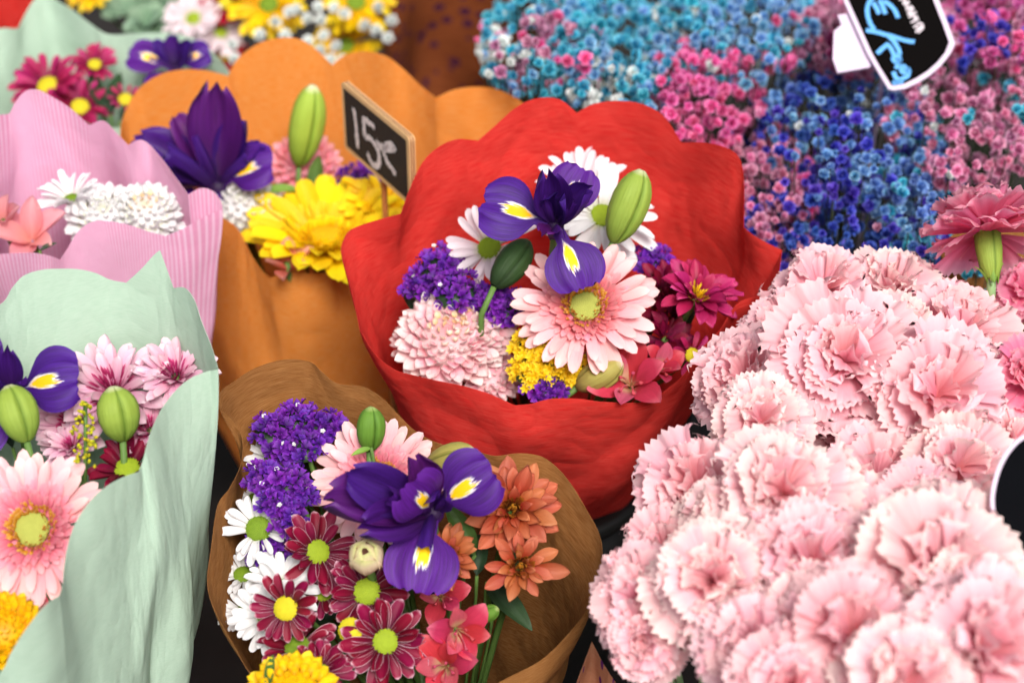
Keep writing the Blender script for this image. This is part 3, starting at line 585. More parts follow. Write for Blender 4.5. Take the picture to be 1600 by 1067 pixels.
def alstro(label, pos, n, rpx, base, group='pink alstroemerias', az0=0.0, el=.55):
    t = head('alstroemeria', label, 'alstroemeria', pos, n, rpx, group)
    for k in range(3): obj('petal', A_PET[k], t, rot(az0 + k * 2.094, el + random.uniform(-.1, .1), .02, random.uniform(-.2, .2), random.uniform(.92, 1.05), z=-.35), PM['alst'])
    for k in range(3): obj('inner_petal', A_INN[k], t, rot(az0 + 1.047 + k * 2.094, el + .12, .02, 0, random.uniform(.9, 1.0), z=-.33), PM['alst' if k == 2 else 'alst_in'])
    for k in range(5):
        a = k * 1.2566; P = bez((0, 0, -.3), (.05 * math.cos(a), .05 * math.sin(a), 0), (.12 * math.cos(a), .12 * math.sin(a) - .05, .2), (.2 * math.cos(a), .2 * math.sin(a) - .15, .32), 6)
        obj('stamen', mesh('stamen', *tube(P, [.016] * 5 + [.035], 5)), t, mat=PM['alst_in'])
    stem(t, base, .0022, drop=.3 * rpx * mpp(pos)); return t
def leaf(label, pos, tipdir, lpx, base, pm='leaf', n=None, group='bouquet leaves', vi=0, name='leaf'):
    # one leaf on its own short stalk; tipdir is a picture direction turned into space
    t = thing(name, label, 'leaf', frame(pos, n if n is not None else facing(0, .5), tipdir, lpx * mpp(pos)), group)
    obj('blade', LEAF[vi % 4], t, Matrix.Identity(4), PM[pm]); stem(t, base, .0012); return t
def dirpx(dx, dy, back=0.0): return dx * CR - dy * CU + back * CF

# ------------------------------------------------------------------ red bouquet
b = RED.base; Q = RED.pos
iris('purple iris with yellow signals above the pink gerbera in the red wrap', Q(868, 352, .082), facing(.02, .30), 122, b,
     [(168, 2, .98), (-68, -14, .90), (62, 14, .80)], [(104, 58, .95), (24, 52, .84), (-120, 55, .62), (60, 70, .7)], plum=(2,), styles=[(128, 42, .9), (-85, 40, .95), (35, 35, .8)])
daisy('white daisy left of the iris in the red wrap', Q(765, 388, .01), facing(-.30, .35), 82, b, 'white_pink', DISC_G, 15, .12, dr=.24, pet=D_NAR, group='white daisies')
daisy('white daisy partly behind the green bud in the red wrap', Q(942, 338, .005), facing(.28, .42), 104, b, 'white', DISC_G, 20, .08, dr=.2, pet=D_NAR, group='white daisies')
daisy('white daisy half hidden behind the top of the red wrap\'s iris', Q(908, 298, -.015), facing(-.1, .55), 84, b, 'white_pink', DISC_G, 17, .2, dr=.2, pet=D_NAR, group='white daisies')
lily_bud('long green lily bud slanting beside the iris in the red wrap', Q(1003, 266, .085), Q(958, 378, .045), 62, b, 'green')
lily_bud('dark green closed leaf sheath under the iris in the red wrap', Q(826, 376, .04), Q(772, 448, .03), 52, b, 'dark', group='dark sheaths', name='leaf_sheath', cat='leaf sheath', lob=.05)
gerbera('large pink gerbera with green centre in the red wrap', Q(914, 478, .03), facing(-.05, .34), 117, b)
statice('purple statice by the left wall of the red wrap', RED, [(690, 418, 42, .0), (712, 455, 42, .005), (662, 450, 30, -.01)], b, 9, 'stat_r')
statice('purple statice between pale chrysanthemum and gerbera in red wrap', RED, [(790, 482, 40, -.005), (765, 470, 32, 0)], b, 9, 'stat', white=1)
statice('small purple statice tuft at the front edge of the red wrap', RED, [(852, 606, 34, -.012)], b, 9, 'stat_r', n_per=30)
statice('dark purple statice behind the gerbera by the maroon flowers', RED, [(1020, 410, 32, -.02)], b, 9, 'stat', white=0)
pompon('largest pale pink chrysanthemum with cream centre in the red wrap', Q(702, 528, -.012), facing(.02, .5), 88, b, N=130)
pompon('pale pink chrysanthemum behind the largest one in the red wrap', Q(738, 508, -.012), facing(.1, .6), 78, b, N=90)
pompon('small pink chrysanthemum at the front rim of the red wrap', Q(768, 584, -.032), facing(.2, .35), 52, b, N=80, centre='mum')
pompon('dull pink chrysanthemum squeezed against the left rim of the red wrap', Q(652, 532, -.036), facing(-.4, .4), 48, b, N=70, centre='mum')
star_cluster('solidago', 'bright yellow feathery flower cluster below the gerbera in the red wrap', 'solidago', RED, [(835, 540, 36, .0), (868, 562, 40, -.004), (832, 578, 34, -.006), (890, 575, 28, -.008)], b, 10, 'soli', 90)
lily_bud('blush green lily bud at the front of the red wrap', Q(972, 566, .012), Q(902, 606, -.012), 50, b, 'blush')
alstro('pink alstroemeria at the front of the red wrap', Q(985, 596, -.006), facing(-.1, .35), 92, b, az0=1.3, el=.68)
alstro('narrow pink alstroemeria leaning right at the front of red wrap', Q(1030, 575, -.008), facing(.3, .45), 66, b, az0=.5, el=.9)
layered('maroon chrysanthemum at the right inside the red wrap', Q(1090, 465, .01), facing(.25, .65), 66, b, 'mag_bright', TUFT_S, 'soli', [(14, .95, .15), (12, .85, .45), (9, .6, .8)], group='maroon chrysanthemums')
layered('maroon chrysanthemum against the gerbera in the red wrap', Q(1035, 455, -.012), facing(.2, .6), 50, b, 'mag', TUFT_S, 'mag', [(12, .95, .2), (10, .8, .6)], group='maroon chrysanthemums')
layered('maroon chrysanthemum low beside the alstroemeria in red wrap', Q(1040, 530, -.015), facing(.3, .3), 46, b, 'mag', TUFT_S, 'mag', [(12, .95, .2), (10, .8, .6)], group='maroon chrysanthemums')
daisy('magenta daisy with yellow button at the right rim of red wrap', Q(1082, 556, -.015), facing(.35, .35), 44, b, 'mag_bright', DISC_Y, 12, .3, group='magenta daisies', rows=1)
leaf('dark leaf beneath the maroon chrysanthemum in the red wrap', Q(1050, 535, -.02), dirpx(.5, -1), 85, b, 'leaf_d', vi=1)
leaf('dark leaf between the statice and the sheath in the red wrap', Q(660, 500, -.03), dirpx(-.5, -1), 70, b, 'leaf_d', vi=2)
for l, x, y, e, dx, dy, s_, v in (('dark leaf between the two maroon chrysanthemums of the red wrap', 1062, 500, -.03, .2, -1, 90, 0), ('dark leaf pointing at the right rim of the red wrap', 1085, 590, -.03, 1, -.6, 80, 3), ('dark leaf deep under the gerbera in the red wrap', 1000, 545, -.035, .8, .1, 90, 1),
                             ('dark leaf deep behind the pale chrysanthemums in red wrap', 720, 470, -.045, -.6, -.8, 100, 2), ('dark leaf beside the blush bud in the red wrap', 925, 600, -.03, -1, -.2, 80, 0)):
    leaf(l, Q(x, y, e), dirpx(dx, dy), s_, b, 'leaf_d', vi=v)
layered('maroon chrysanthemum half behind the gerbera\'s right side in red wrap', Q(1040, 490, -.022), facing(.3, .4), 48, b, 'mag', TUFT_S, 'mag', [(12, .95, .2), (10, .8, .6)], group='maroon chrysanthemums')
# ------------------------------------------------------------------ kraft bouquet
b = KRA.base; Q = KRA.pos
gerbera('pink gerbera behind the iris in the kraft wrap', Q(590, 752, .005), facing(.02, .32), 108, b)
iris('sprawling purple iris in the middle of the kraft wrap', Q(676, 800, .055), facing(.0, .18), 152, b,
     [(34, 14, .80), (-100, 8, .88), (138, 58, .8)], [(178, 20, 1.16), (112, 46, .80), (158, 36, 1.08), (60, 62, .55), (196, 30, .9)], plum=(0, 1), styles=[(40, 38, .7), (-100, 26, .98), (165, 36, 1.25)])
statice('purple statice at the top left of the kraft wrap', KRA, [(424, 676, 34, .008), (462, 655, 32, .004), (508, 668, 30, .006), (478, 700, 30, .012), (440, 700, 22, .008)], b, 10, 'stat', n_per=17)
statice('purple statice above the white daisies in the kraft wrap', KRA, [(412, 748, 30, .012), (450, 752, 28, .016), (430, 782, 28, .014), (470, 778, 24, .008), (452, 814, 28, .010)], b, 10, 'stat', n_per=16)
statice('dark purple statice low between white and maroon daisies in kraft wrap', KRA, [(412, 858, 30, -.012), (470, 888, 32, -.012)], b, 10, 'stat', white=0, n_per=22)
W_ = [('white daisy at the left rim of the kraft wrap, largest of the white ones', 404, 826, .0, -.05, .32, 57, .36, DISC_D), ('half open white daisy below the largest one at the left rim of kraft wrap', 380, 898, -.026, .0, .72, 44, .36, DISC_D),
      ('white daisy lowest against the left rim of the kraft wrap', 384, 956, -.028, .05, .65, 42, .36, DISC_D), ('drooping white daisy beside the maroon daisies in kraft wrap', 420, 962, -.004, -.05, .2, 62, .30, DISC_D),
      ('white daisy behind the maroon daisies in the kraft wrap', 440, 918, .0, .25, .4, 70, .2, DISC_D), ('white daisy between the two statice tufts of the kraft wrap', 426, 715, -.014, -.05, .55, 50, .28, DISC_D),
      ('white daisy tucked under the kraft flap', 398, 780, -.032, -.05, .65, 36, .33, DISC_D)]
for l, x, y, e, fx, fy, r, dr, d in W_: daisy(l, Q(x, y, e), facing(fx, fy), r, b, 'white', d, 14, .1, dr=dr, group='white daisies')
MG = [('maroon daisy turned to the right beside the cream bud in kraft wrap', 496, 862, .010, .35, .15, 66, .30, DISC_G, 12), ('maroon daisy under the cream bud in the kraft wrap', 573, 924, .014, .05, .2, 68, .33, DISC_G, 14),
      ('maroon daisy overlapping the white daisies in the kraft wrap', 447, 950, .022, -.25, .1, 56, .36, DISC_Y, 9), ('maroon daisy at the bottom centre of the kraft wrap', 602, 1002, .012, .15, .1, 76, .28, DISC_G, 15),
      ('maroon daisy at the lower left of the kraft wrap', 465, 1012, .0, -.05, .5, 66, .32, DISC_D, 14), ('small maroon daisy behind the others in the kraft wrap', 505, 925, -.012, 0, .3, 42, .36, DISC_G, 11),
      ('maroon daisy cut off by the bottom edge in kraft wrap', 500, 1050, .010, .1, .3, 60, .25, DISC_G, 12)]
for l, x, y, e, fx, fy, r, dr, d, k in MG: daisy(l, Q(x, y, e), facing(fx, fy), r, b, 'mag_edge', d, k, .12, dr=dr, group='maroon daisies', pet=D_WID)
t = head('daisy_button', 'bald yellow green daisy button among maroon petals in kraft wrap', 'daisy', Q(548, 984, .02), facing(-.2, .2), 20, 'maroon daisies')
obj('disc', DISC, t, Matrix.Diagonal((1, 1, .9, 1)), DISC_Y); stem(t, b, .002)
lily_bud('upright green lily bud at the back of the kraft wrap', Q(580, 636, .045), Q(577, 704, .02), 46, b, 'deep')
leaf('small green leaf below the upright bud of the kraft wrap', Q(580, 700, .03), dirpx(-1, .35, -.2), 34, b, 'leaf_l', vi=1)
lily_bud('olive lily bud lying behind the iris in the kraft wrap', Q(742, 705, .035), Q(668, 728, .01), 46, b, 'blush')
t = head('flower_bud', 'fat cream and pink bud under the iris in the kraft wrap', 'flower bud', Q(573, 874, .05), facing(.0, .40), 72)
for k in range(6): obj('tepal', T_PET[k % 4], t, rot(k * 2.094 + (.5 if k > 2 else 0) + .5, 1.50 + (.08 if k > 2 else 0), .16 if k < 3 else .08, 0, .92 if k < 3 else .95, z=-.25), PM['tulip'])
stem(t, b, .003)
RG = [(13, 1.0, .0), (12, .92, .22), (11, .78, .45), (9, .55, .75)]
layered('large terracotta chrysanthemum at the right of the kraft wrap', Q(800, 795, .02), facing(.1, .25), 72, b, 'terra', TUFT, 'terra_c', RG, group='terracotta chrysanthemums')
t = layered('terracotta chrysanthemum with a long stray petal in the kraft wrap', Q(812, 884, .015), facing(.05, .12), 56, b, 'terra', TUFT, 'terra_c', [(9, 1.0, .05), (8, .72, .45), (6, .5, .8)], group='terracotta chrysanthemums', ts=1.2)
obj('petal', L_PET[2], t, rot(-.12, .12, .12, .3, 1.3), PM['terra'])
layered('terracotta chrysanthemum half under the iris in the kraft wrap', Q(697, 868, .012), facing(-.05, .15), 54, b, 'terra', TUFT, 'terra_c', [(13, .95, .05), (11, .82, .4), (9, .6, .75)], group='terracotta chrysanthemums', ts=1.3)
alstro('open pink alstroemeria in the kraft wrap, streaked inside', Q(718, 985, .012), facing(.25, .05), 82, b, az0=.9, el=.75)
alstro('pink alstroemeria lowest in the kraft wrap', Q(695, 1040, .0), facing(-.1, .2), 84, b, az0=2.2, el=.8)
alstro('coral alstroemeria just below the iris in kraft wrap', Q(690, 930, -.008), facing(.1, .3), 70, b, az0=.2, el=.7)
lily_bud('small green bud beside the alstroemeria in the kraft wrap', Q(778, 950, .012), Q(748, 968, .0), 26, b, 'deep')
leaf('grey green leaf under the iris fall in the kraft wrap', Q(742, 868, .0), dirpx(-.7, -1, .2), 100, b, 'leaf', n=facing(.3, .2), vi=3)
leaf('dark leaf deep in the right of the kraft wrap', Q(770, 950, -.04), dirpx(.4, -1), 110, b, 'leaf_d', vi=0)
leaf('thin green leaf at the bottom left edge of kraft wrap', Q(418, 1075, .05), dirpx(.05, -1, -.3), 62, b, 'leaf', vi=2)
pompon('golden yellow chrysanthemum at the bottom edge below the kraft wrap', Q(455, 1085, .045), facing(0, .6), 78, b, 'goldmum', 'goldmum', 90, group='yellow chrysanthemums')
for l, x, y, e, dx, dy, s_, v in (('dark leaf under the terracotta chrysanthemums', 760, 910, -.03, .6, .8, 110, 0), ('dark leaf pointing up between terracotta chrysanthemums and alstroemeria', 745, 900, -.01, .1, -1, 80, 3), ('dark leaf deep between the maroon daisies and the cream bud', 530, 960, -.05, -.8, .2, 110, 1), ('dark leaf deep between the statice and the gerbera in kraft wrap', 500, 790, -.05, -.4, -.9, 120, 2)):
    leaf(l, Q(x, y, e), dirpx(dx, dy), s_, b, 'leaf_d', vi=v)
# ------------------------------------------------------------------ near mint bouquet
b = MIN.base; Q = MIN.pos
gerbera('large pink gerbera in the mint wrap at the left edge', Q(50, 826, .012), facing(-.06, .26), 130, b, no=28)
iris('purple iris at the left edge in the mint wrap', Q(18, 612, .02), facing(.0, .3), 128, b, [(8, 8, .92), (140, 10, .9), (-120, 0, .9)], [(82, 52, .72), (150, 50, .7), (-10, 60, .4)], styles=[(20, 25, .6), (150, 30, .9), (-120, 25, .9)])
lily_bud('green lily bud at the left edge in the mint wrap', Q(12, 602, .052), Q(42, 690, .03), 64, b, 'green')
lily_bud('fat green lily bud between pink chrysanthemums in the mint wrap', Q(176, 604, .04), Q(192, 688, .012), 66, b, 'green')
RS = [(15, 1.0, .1), (14, .9, .35), (12, .72, .65)]
layered('pink chrysanthemum behind the fat bud in the mint wrap', Q(178, 612, .002), facing(-.05, .52), 84, b, 'spray', TUFT_S, 'spray_c', RS, S_PET, group='lilac pink chrysanthemums', ts=1.3)
layered('pink chrysanthemum nearest the corner fold of the mint wrap', Q(275, 588, .006), facing(.05, .62), 64, b, 'spray', TUFT_S, 'spray_c', RS, S_PET, group='lilac pink chrysanthemums', ts=1.2)
layered('pink chrysanthemum by the front edge of the mint wrap', Q(236, 672, -.008), facing(.1, .55), 60, b, 'spray', TUFT_S, 'spray_c', RS, S_PET, group='lilac pink chrysanthemums', ts=1.2)
layered('pink chrysanthemum under the iris fall in the mint wrap', Q(112, 662, -.01), facing(-.1, .0), 62, b, 'spray', TUFT_S, 'spray_c', RS, S_PET, group='lilac pink chrysanthemums')
layered('dusky pink chrysanthemum above the gerbera in the mint wrap', Q(112, 698, -.008), facing(-.2, .65), 46, b, 'spray', TUFT_S, 'spray_c', RS, S_PET, group='lilac pink chrysanthemums')
daisy('maroon daisy at the cusp of the mint wrap\'s front edge', Q(200, 734, -.004), facing(.05, .62), 60, b, 'mag', DISC_G, 13, .25, dr=.36, group='maroon daisies', pet=D_WID)
t = thing('goldenrod', 'sprig of small yellow green buds in the mint wrap', 'goldenrod', frame(Q(133, 680, .03), (0, 0, 1))); Mi = t.matrix_world.inverted()
BUD = mesh('small bud', *tube([(0, 0, 0), (0, 0, .4), (0, 0, 1.1), (0, 0, 1.7), (0, 0, 1.9)], [.25, .55, .62, .42, .15], 7))
GB = petal_mat('goldenrod bud', [(0, '#7f9a28'), (.5, '#b9b51e'), (1, '#e0cc20')], streak=.05)
for k in range(52):
    f = k / 52; y = 628 + 100 * f; sp = 6 + 14 * min(1, f * 2.5)
    p = Q(133 + random.uniform(-1, 1) * sp, y, .034 + random.uniform(-.008, .012)); m = mpp(p)
    obj('bud', BUD, t, Mi @ frame(p, dirpx(random.uniform(-1, 1), random.uniform(-1, .3), -.6), None, 4.6 * m), GB)
P = [Q(133, 628, .034), Q(134, 680, .03), Q(138, 735, .02), b]
obj('stem', mesh('stem', *tube([np.array(Mi @ Vector(q)) for q in bez(*P, 8)], .0014)), t, mat=STEM)
pompon('golden yellow chrysanthemum at the lower left edge in mint wrap', Q(5, 985, .0), facing(.1, .35), 66, b, 'goldmum', 'goldmum', 120, group='yellow chrysanthemums')
alstro('pink petals beside the yellow chrysanthemum in the mint wrap', Q(62, 965, -.012), facing(.2, .3), 50, b, az0=.4, el=.5)
leaf('dark leaf beneath the left bud of the mint wrap', Q(20, 700, -.01), dirpx(-.3, -1), 90, b, 'leaf_d', vi=1)
# ------------------------------------------------------------------ pink bouquet
b = PIN.base; Q = PIN.pos
daisy('white daisy tilted up in the pink wrap', Q(112, 312, -.004), facing(-.1, .75), 62, b, 'white', DISC_D, 16, .3, dr=.2, pet=D_NAR, group='white daisies')
pompon('white chrysanthemum in the middle of the pink wrap', Q(165, 338, -.004), facing(.0, .6), 66, b, 'white', 'white', 95, group='white chrysanthemums')
pompon('white chrysanthemum by the right fold of the pink wrap', Q(228, 330, -.002), facing(.05, .6), 60, b, 'white', 'mum_c', 90, group='white chrysanthemums')
layered('white chrysanthemum low at the front of the pink wrap', Q(250, 360, -.02), facing(.1, .4), 44, b, 'white', TUFT_S, 'white', [(16, 1, .05), (14, .9, .3)], D_NAR, group='white chrysanthemums')
t = head('lily', 'salmon pink lily at the left in the pink wrap', 'lily', Q(45, 365, -.006), facing(-.05, .5), 75, None)
for k in range(6): obj('petal', LILY[k % 3], t, rot(k * 1.047 + .4, .55 + .25 * (k % 2), .03, random.uniform(-.3, .3), random.uniform(.9, 1.1), z=-.3), PM['pinklily'])
stem(t, b, .003, drop=.02)
t = head('lily', 'half closed salmon lily at the left edge in the pink wrap', 'lily', Q(5, 345, .0), facing(-.1, .6), 60, None)
for k in range(6): obj('petal', LILY[k % 3], t, rot(k * 1.047, .95 + .2 * (k % 2), .03, random.uniform(-.3, .3), random.uniform(.9, 1.1), z=-.3), PM['pinklily'])
stem(t, b, .003)
leaf('small dark leaf in front of the salmon lily', Q(62, 392, .0), dirpx(1, -.7), 30, b, 'leaf_d', vi=1)
# ------------------------------------------------------------------ orange bouquet
b = ORA.base; Q = ORA.pos
iris('purple iris with tall plum petals in the orange wrap', Q(340, 290, .01), facing(.0, .55), 150, b, [(8, 16, .66), (205, -35, .7), (-80, -40, .55)],
     [(86, 50, 1.08), (60, 40, .72), (128, 30, .80), (152, 6, .95), (172, -8, .95), (30, 20, .6)], plum=(0, 2, 4), styles=[(14, 28, .85), (170, 30, 1.2), (130, 40, 1.0)])
pompon('white chrysanthemum under the iris in the orange wrap', Q(378, 322, .0), facing(.05, .65), 66, b, 'white', 'white', 95, group='white chrysanthemums')
layered('white chrysanthemum at the left front of the orange wrap', Q(372, 352, -.015), facing(-.1, .5), 46, b, 'white', TUFT_S, 'white', [(16, 1, .05), (14, .9, .3)], D_NAR, group='white chrysanthemums')
lily_bud('tall pale green lily bud in the orange wrap', Q(489, 134, .06), Q(467, 258, -.01), 56, b, 'fresh')
leaf('broad green leaf behind the tall bud of the orange wrap', Q(490, 306, -.02), dirpx(.05, -1, -.25), 75, b, 'leaf', vi=0)
leaf('curled fresh green leaf hanging beside the yellow gerbera', Q(470, 298, .0), dirpx(-1, -.1, -.2), 85, b, 'leaf_l', vi=1, n=facing(-.1, .8))
pompon('speckled pink chrysanthemum behind the tall bud of the orange wrap', Q(475, 255, -.03), facing(0, .5), 62, b, 'carn', 'carn', 80, group='pale pink chrysanthemums')
gerbera('large yellow gerbera below the price tag', Q(510, 372, .0), facing(.0, .80), 138, b, 'yel', 'yel', 'yel', DISC_YE, 25, group='yellow gerberas', out=G_BRD, droop=-.24)
daisy('yellow daisy behind the price tag stake', Q(595, 318, -.005), facing(.1, .65), 72, b, 'dyel', DISC_Y, 18, .15, dr=.2, group='yellow daisies')
statice('purple statice behind the price tag in the orange wrap', ORA, [(565, 290, 40, -.03), (610, 300, 34, -.03)], b, 9, 'stat_r', white=0)
t = head('lily', 'rust coloured lily at the front of the orange wrap', 'lily', Q(448, 412, .022), facing(-.05, .75), 52, None)
for k in range(6): obj('petal', LILY[k % 3], t, rot(k * 1.047 + .5, .5 + .3 * (k % 2), .03, random.uniform(-.3, .3), random.uniform(.9, 1.1), z=-.3), PM['salmon'])
stem(t, b, .003)
# ------------------------------------------------------------------ top left bouquet and the flowers at the back
b = MI2.base; Q = MI2.pos
for l, x, y, e, fx, fy, r in (('maroon chrysanthemum at the far left in the back mint wrap', 75, 135, .0, -.2, .5, 62), ('maroon chrysanthemum with yellow button highest in the back mint wrap', 148, 102, .0, .1, .6, 40), ('maroon chrysanthemum just behind the pink wrap', 125, 168, -.01, .1, .5, 55)):
    daisy(l, Q(x, y, e), facing(fx, fy), r, b, 'mag_bright', DISC_Y, 15, .2, dr=.28, group='maroon chrysanthemums', name='chrysanthemum', cat='chrysanthemum')
daisy('small maroon daisy beside the orange wrap in the back mint wrap', Q(196, 156, .0), facing(.1, .5), 26, b, 'mag_bright', DISC_Y, 11, .4, dr=.45, group='maroon daisies', rows=1)
iris('dark purple iris behind the orange wrap', Q(275, 108, .0), facing(0, .5), 75, b, [(20, 10, .8), (170, 5, 1.0), (-120, 0, .8)], [(90, 40, .7), (40, 45, .7), (140, 40, .7)])
for k, (x, y, dx, dy) in enumerate(((172, 180, .1, -1), (160, 170, -.3, -1), (185, 190, .5, -1))):
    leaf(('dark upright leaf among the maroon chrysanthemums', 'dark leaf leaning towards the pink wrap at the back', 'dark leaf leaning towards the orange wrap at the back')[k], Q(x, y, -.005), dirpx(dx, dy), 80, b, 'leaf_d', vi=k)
BK = Bouquet(420, -40, -.16, 22, base=(0, .08))
b = BK.base; Q = BK.pos
for l, x, y, e, fx, fy, r, pm, d in (('yellow daisy touching the top edge, biggest of the yellow ones', 420, 8, .04, -.1, .35, 68, 'dyel', DISC_D), ('yellow daisy at the top edge beside the brown paper', 556, 5, .04, .1, .35, 66, 'dyel', DISC_D), ('yellow daisy peeking over the middle of the orange wrap', 540, 72, .0, .0, .4, 62, 'dyel', DISC_D),
                              ('blurred white daisy at the top edge beside the yellow daisies', 302, 30, .02, -.1, .4, 50, 'white_pink', DISC_G), ('white daisy with red petals under it at the top edge', 345, 52, .0, .2, .4, 44, 'white_pink', DISC_G),
                              ('dark red daisy at the top edge left of the yellow ones', 352, 5, .02, .0, .4, 48, 'redpet', DISC_Y), ('dark red daisy just behind the orange wrap', 352, 88, -.015, .0, .4, 40, 'redpet', DISC_Y), ('orange yellow daisy at the top edge above the back mint wrap', 135, -12, .03, 0, .4, 40, 'goldmum', DISC_YE)):
    daisy(l, Q(x, y, e), facing(fx, fy), r, b, pm, d, 18, .08, dr=.24, group='daisies at the back')
for k, (x, y) in enumerate(((190, 20), (225, 38), (250, 10), (205, 0), (240, 45))):
    t = thing('eucalyptus', ('round eucalyptus leaves above the back mint wrap at the left', 'lowest round eucalyptus leaves above the back mint wrap', 'round eucalyptus leaves beside the blurred white daisy', 'round eucalyptus leaves at the very top edge', 'eucalyptus leaves resting on the back mint rim')[k], 'eucalyptus', frame(Q(x, y, .0), facing(.1 * k - .2, .4), s=44 * mpp(Q(x, y, 0))), 'eucalyptus sprigs')
    for j in range(5): obj('leaf', EUC[j % 3], t, rot(j * 1.2566 + k, .2 + .12 * j, .05, random.uniform(-.3, .3), random.uniform(.7, 1), z=.1 * j - .3), PM['euc'])
    stem(t, b, .002)
# ------------------------------------------------------------------ dyed gypsophila
def gyp_floret(seed):
    r = np.random.default_rng(seed); ps = []
    for (m, el, L) in ((7, -.35, .8), (8, .1, .95), (7, .55, .95), (5, 1.05, .85)):
        for k in range(m):
            ps.append(xf(petal(W=.36, prof=lambda v: .35 + .65 * np.sin(np.pi * np.clip(v * .85, 0, 1)), nl=3, nw=2, cup=.5, a0=-.2, bend=.9, seed=seed + k, tipx=1), rot(k * 6.283 / m + r.uniform(-.3, .3), el + r.uniform(-.15, .15), .05, r.uniform(-.3, .3), L * r.uniform(.85, 1.1), z=-.1)))
    return join(ps)
GYP = [gyp_floret(i * 31) for i in range(4)]; GYPM = [mesh('gypsophila floret', *p) for p in GYP]
def gm(n, c): return petal_mat('gypsophila ' + n, [(0, c[0]), (.6, c[1]), (1, c[2])], streak=0, var=.16, hvar=.015, transl=.3)
GC = {'teal': gm('teal', ('#0c7a9e', '#30b0d2', '#86d8ea')), 'sky': gm('sky', ('#2f78be', '#6cacde', '#b4d8f0')), 'steel': gm('steel', ('#2c54a0', '#5a86d2', '#9cc0ec')),
      'violet': gm('violet', ('#2a1f96', '#4638c0', '#7a70e0')), 'indigo': gm('indigo', ('#1e2a86', '#3148b0', '#5a74cc')), 'hot': gm('hot pink', ('#d0347e', '#f064ac', '#fa9ccc')),
      'rose': gm('rose', ('#c24a86', '#e688b4', '#f6bcd6')), 'mauve': gm('mauve', ('#94446e', '#c87ea6', '#e2b2cc')), 'white': gm('white', ('#c4d0cc', '#eaf0ee', '#fbfcfb')), 'magenta': gm('magenta', ('#a0246a', '#cc4e9c', '#e488c0'))}
GSTEM = plain('gypsophila stem', '#232a1a', .6)
def gypsophila(label, cx, cy, rx, ry, h0, pal, n=185, deep=230, fpx=10.6, thick=.15, dome_=.05, ang=0):
    c = at(cx, cy, h0); root = np.array([c[0], c[1] + .02, .004]); t = thing('gypsophila', label, 'gypsophila', Matrix.Translation(root), 'dyed gypsophila bunches')
    names = list(pal); wts = np.array([pal[k] for k in names], float); wts /= wts.sum()
    mats = [GC[k] for k in names]; parts = []; mi = []; stems = []
    clumps = [(random.uniform(-1, 1), random.uniform(-1, 1), np.random.default_rng(int(cx + cy) + i).choice(len(names), p=wts)) for i in range(14)]
    for k in range(n + deep):
        q = math.sqrt(random.random()); a = random.uniform(0, 6.2832); ux, uy = q * math.cos(a), q * math.sin(a)
        ca, sa = math.cos(R(ang)), math.sin(R(ang)); x = cx + rx * ux * ca - ry * uy * sa; y = cy + rx * ux * sa + ry * uy * ca
        h = h0 + dome_ * (1 - q * q) - (random.random() ** 1.2 * .055 if k < n else .03 + random.random() * thick)
        p = at(x, y, h); m = mpp(p)
        ci = min(clumps, key=lambda s: (s[0] - ux) ** 2 + (s[1] - uy) ** 2)[2] if random.random() < .5 else int(rng.choice(len(names), p=wts))
        nn = facing(random.uniform(-.7, .7), random.uniform(-.1, .75)); M = frame(p - root, nn, (random.uniform(-1, 1), random.uniform(-1, 1), .2), fpx * m * random.uniform(.6, 1.25))
        if k < n: obj('floret', GYPM[k % 4], t, M, mats[ci])
        else:
            q2 = xf(GYP[k % 4], M); parts.append(q2); mi += [ci] * len(q2[1])
        if k % 5 == 0:
            e = p - root; stems.append(tube(bez(e, e - np.array([0, 0, .05]) , e * np.array([.45, .45, .6]), e * np.array([.1, .1, .1]), 5), .0007, 3))
    me = mesh('florets', *join(parts), mats=mats, mi=mi); o = obj('florets', me, t, kind='stuff')
    obj('stems', mesh('stems', *join(stems)), t, mat=GSTEM, kind='stuff')
    return t
gypsophila('blue gypsophila bunch with a few pink florets nearest the brown paper', 850, 70, 105, 90, .0, {'teal': 6, 'sky': 4, 'white': 1, 'mauve': 1.5, 'hot': .6}, 130)
gypsophila('turquoise gypsophila bunch at the top middle', 965, 95, 105, 110, -.01, {'teal': 7, 'sky': 3, 'white': 1}, 150)
gypsophila('bright blue gypsophila bunch at the top edge left of the black label', 1150, 45, 130, 95, -.01, {'teal': 5, 'sky': 5, 'white': .8, 'hot': .6}, 150)
gypsophila('hot pink gypsophila bunch behind the red wrap', 1095, 150, 100, 92, -.02, {'hot': 8, 'rose': 1.5, 'magenta': 1.5}, 130, 200)
gypsophila('dusty rose gypsophila bunch close to the right side of red wrap', 1205, 285, 75, 135, -.07, {'rose': 8, 'mauve': 3, 'hot': 1, 'violet': 2.5}, 150)
gypsophila('steel blue gypsophila bunch below the black label', 1325, 210, 140, 120, -.02, {'steel': 6, 'sky': 2, 'white': .5, 'violet': 3, 'indigo': 2}, 170)
gypsophila('violet gypsophila bunch just behind the pale carnations', 1300, 360, 140, 105, -.06, {'violet': 7, 'indigo': 4, 'mauve': .5, 'steel': .5}, 170)
gypsophila('mauve gypsophila bunch around the stem of the black label', 1330, 60, 85, 70, -.02, {'mauve': 5, 'rose': 4, 'magenta': 2}, 110, 200)
gypsophila('rose gypsophila bunch at the right edge with blue specks', 1515, 190, 130, 110, -.01, {'rose': 7, 'mauve': 3, 'teal': .9, 'white': .9}, 170)
gypsophila('magenta and violet gypsophila bunch in the top right corner', 1550, 50, 95, 70, .01, {'magenta': 5, 'violet': 4, 'hot': 2, 'mauve': 2}, 120, 200)
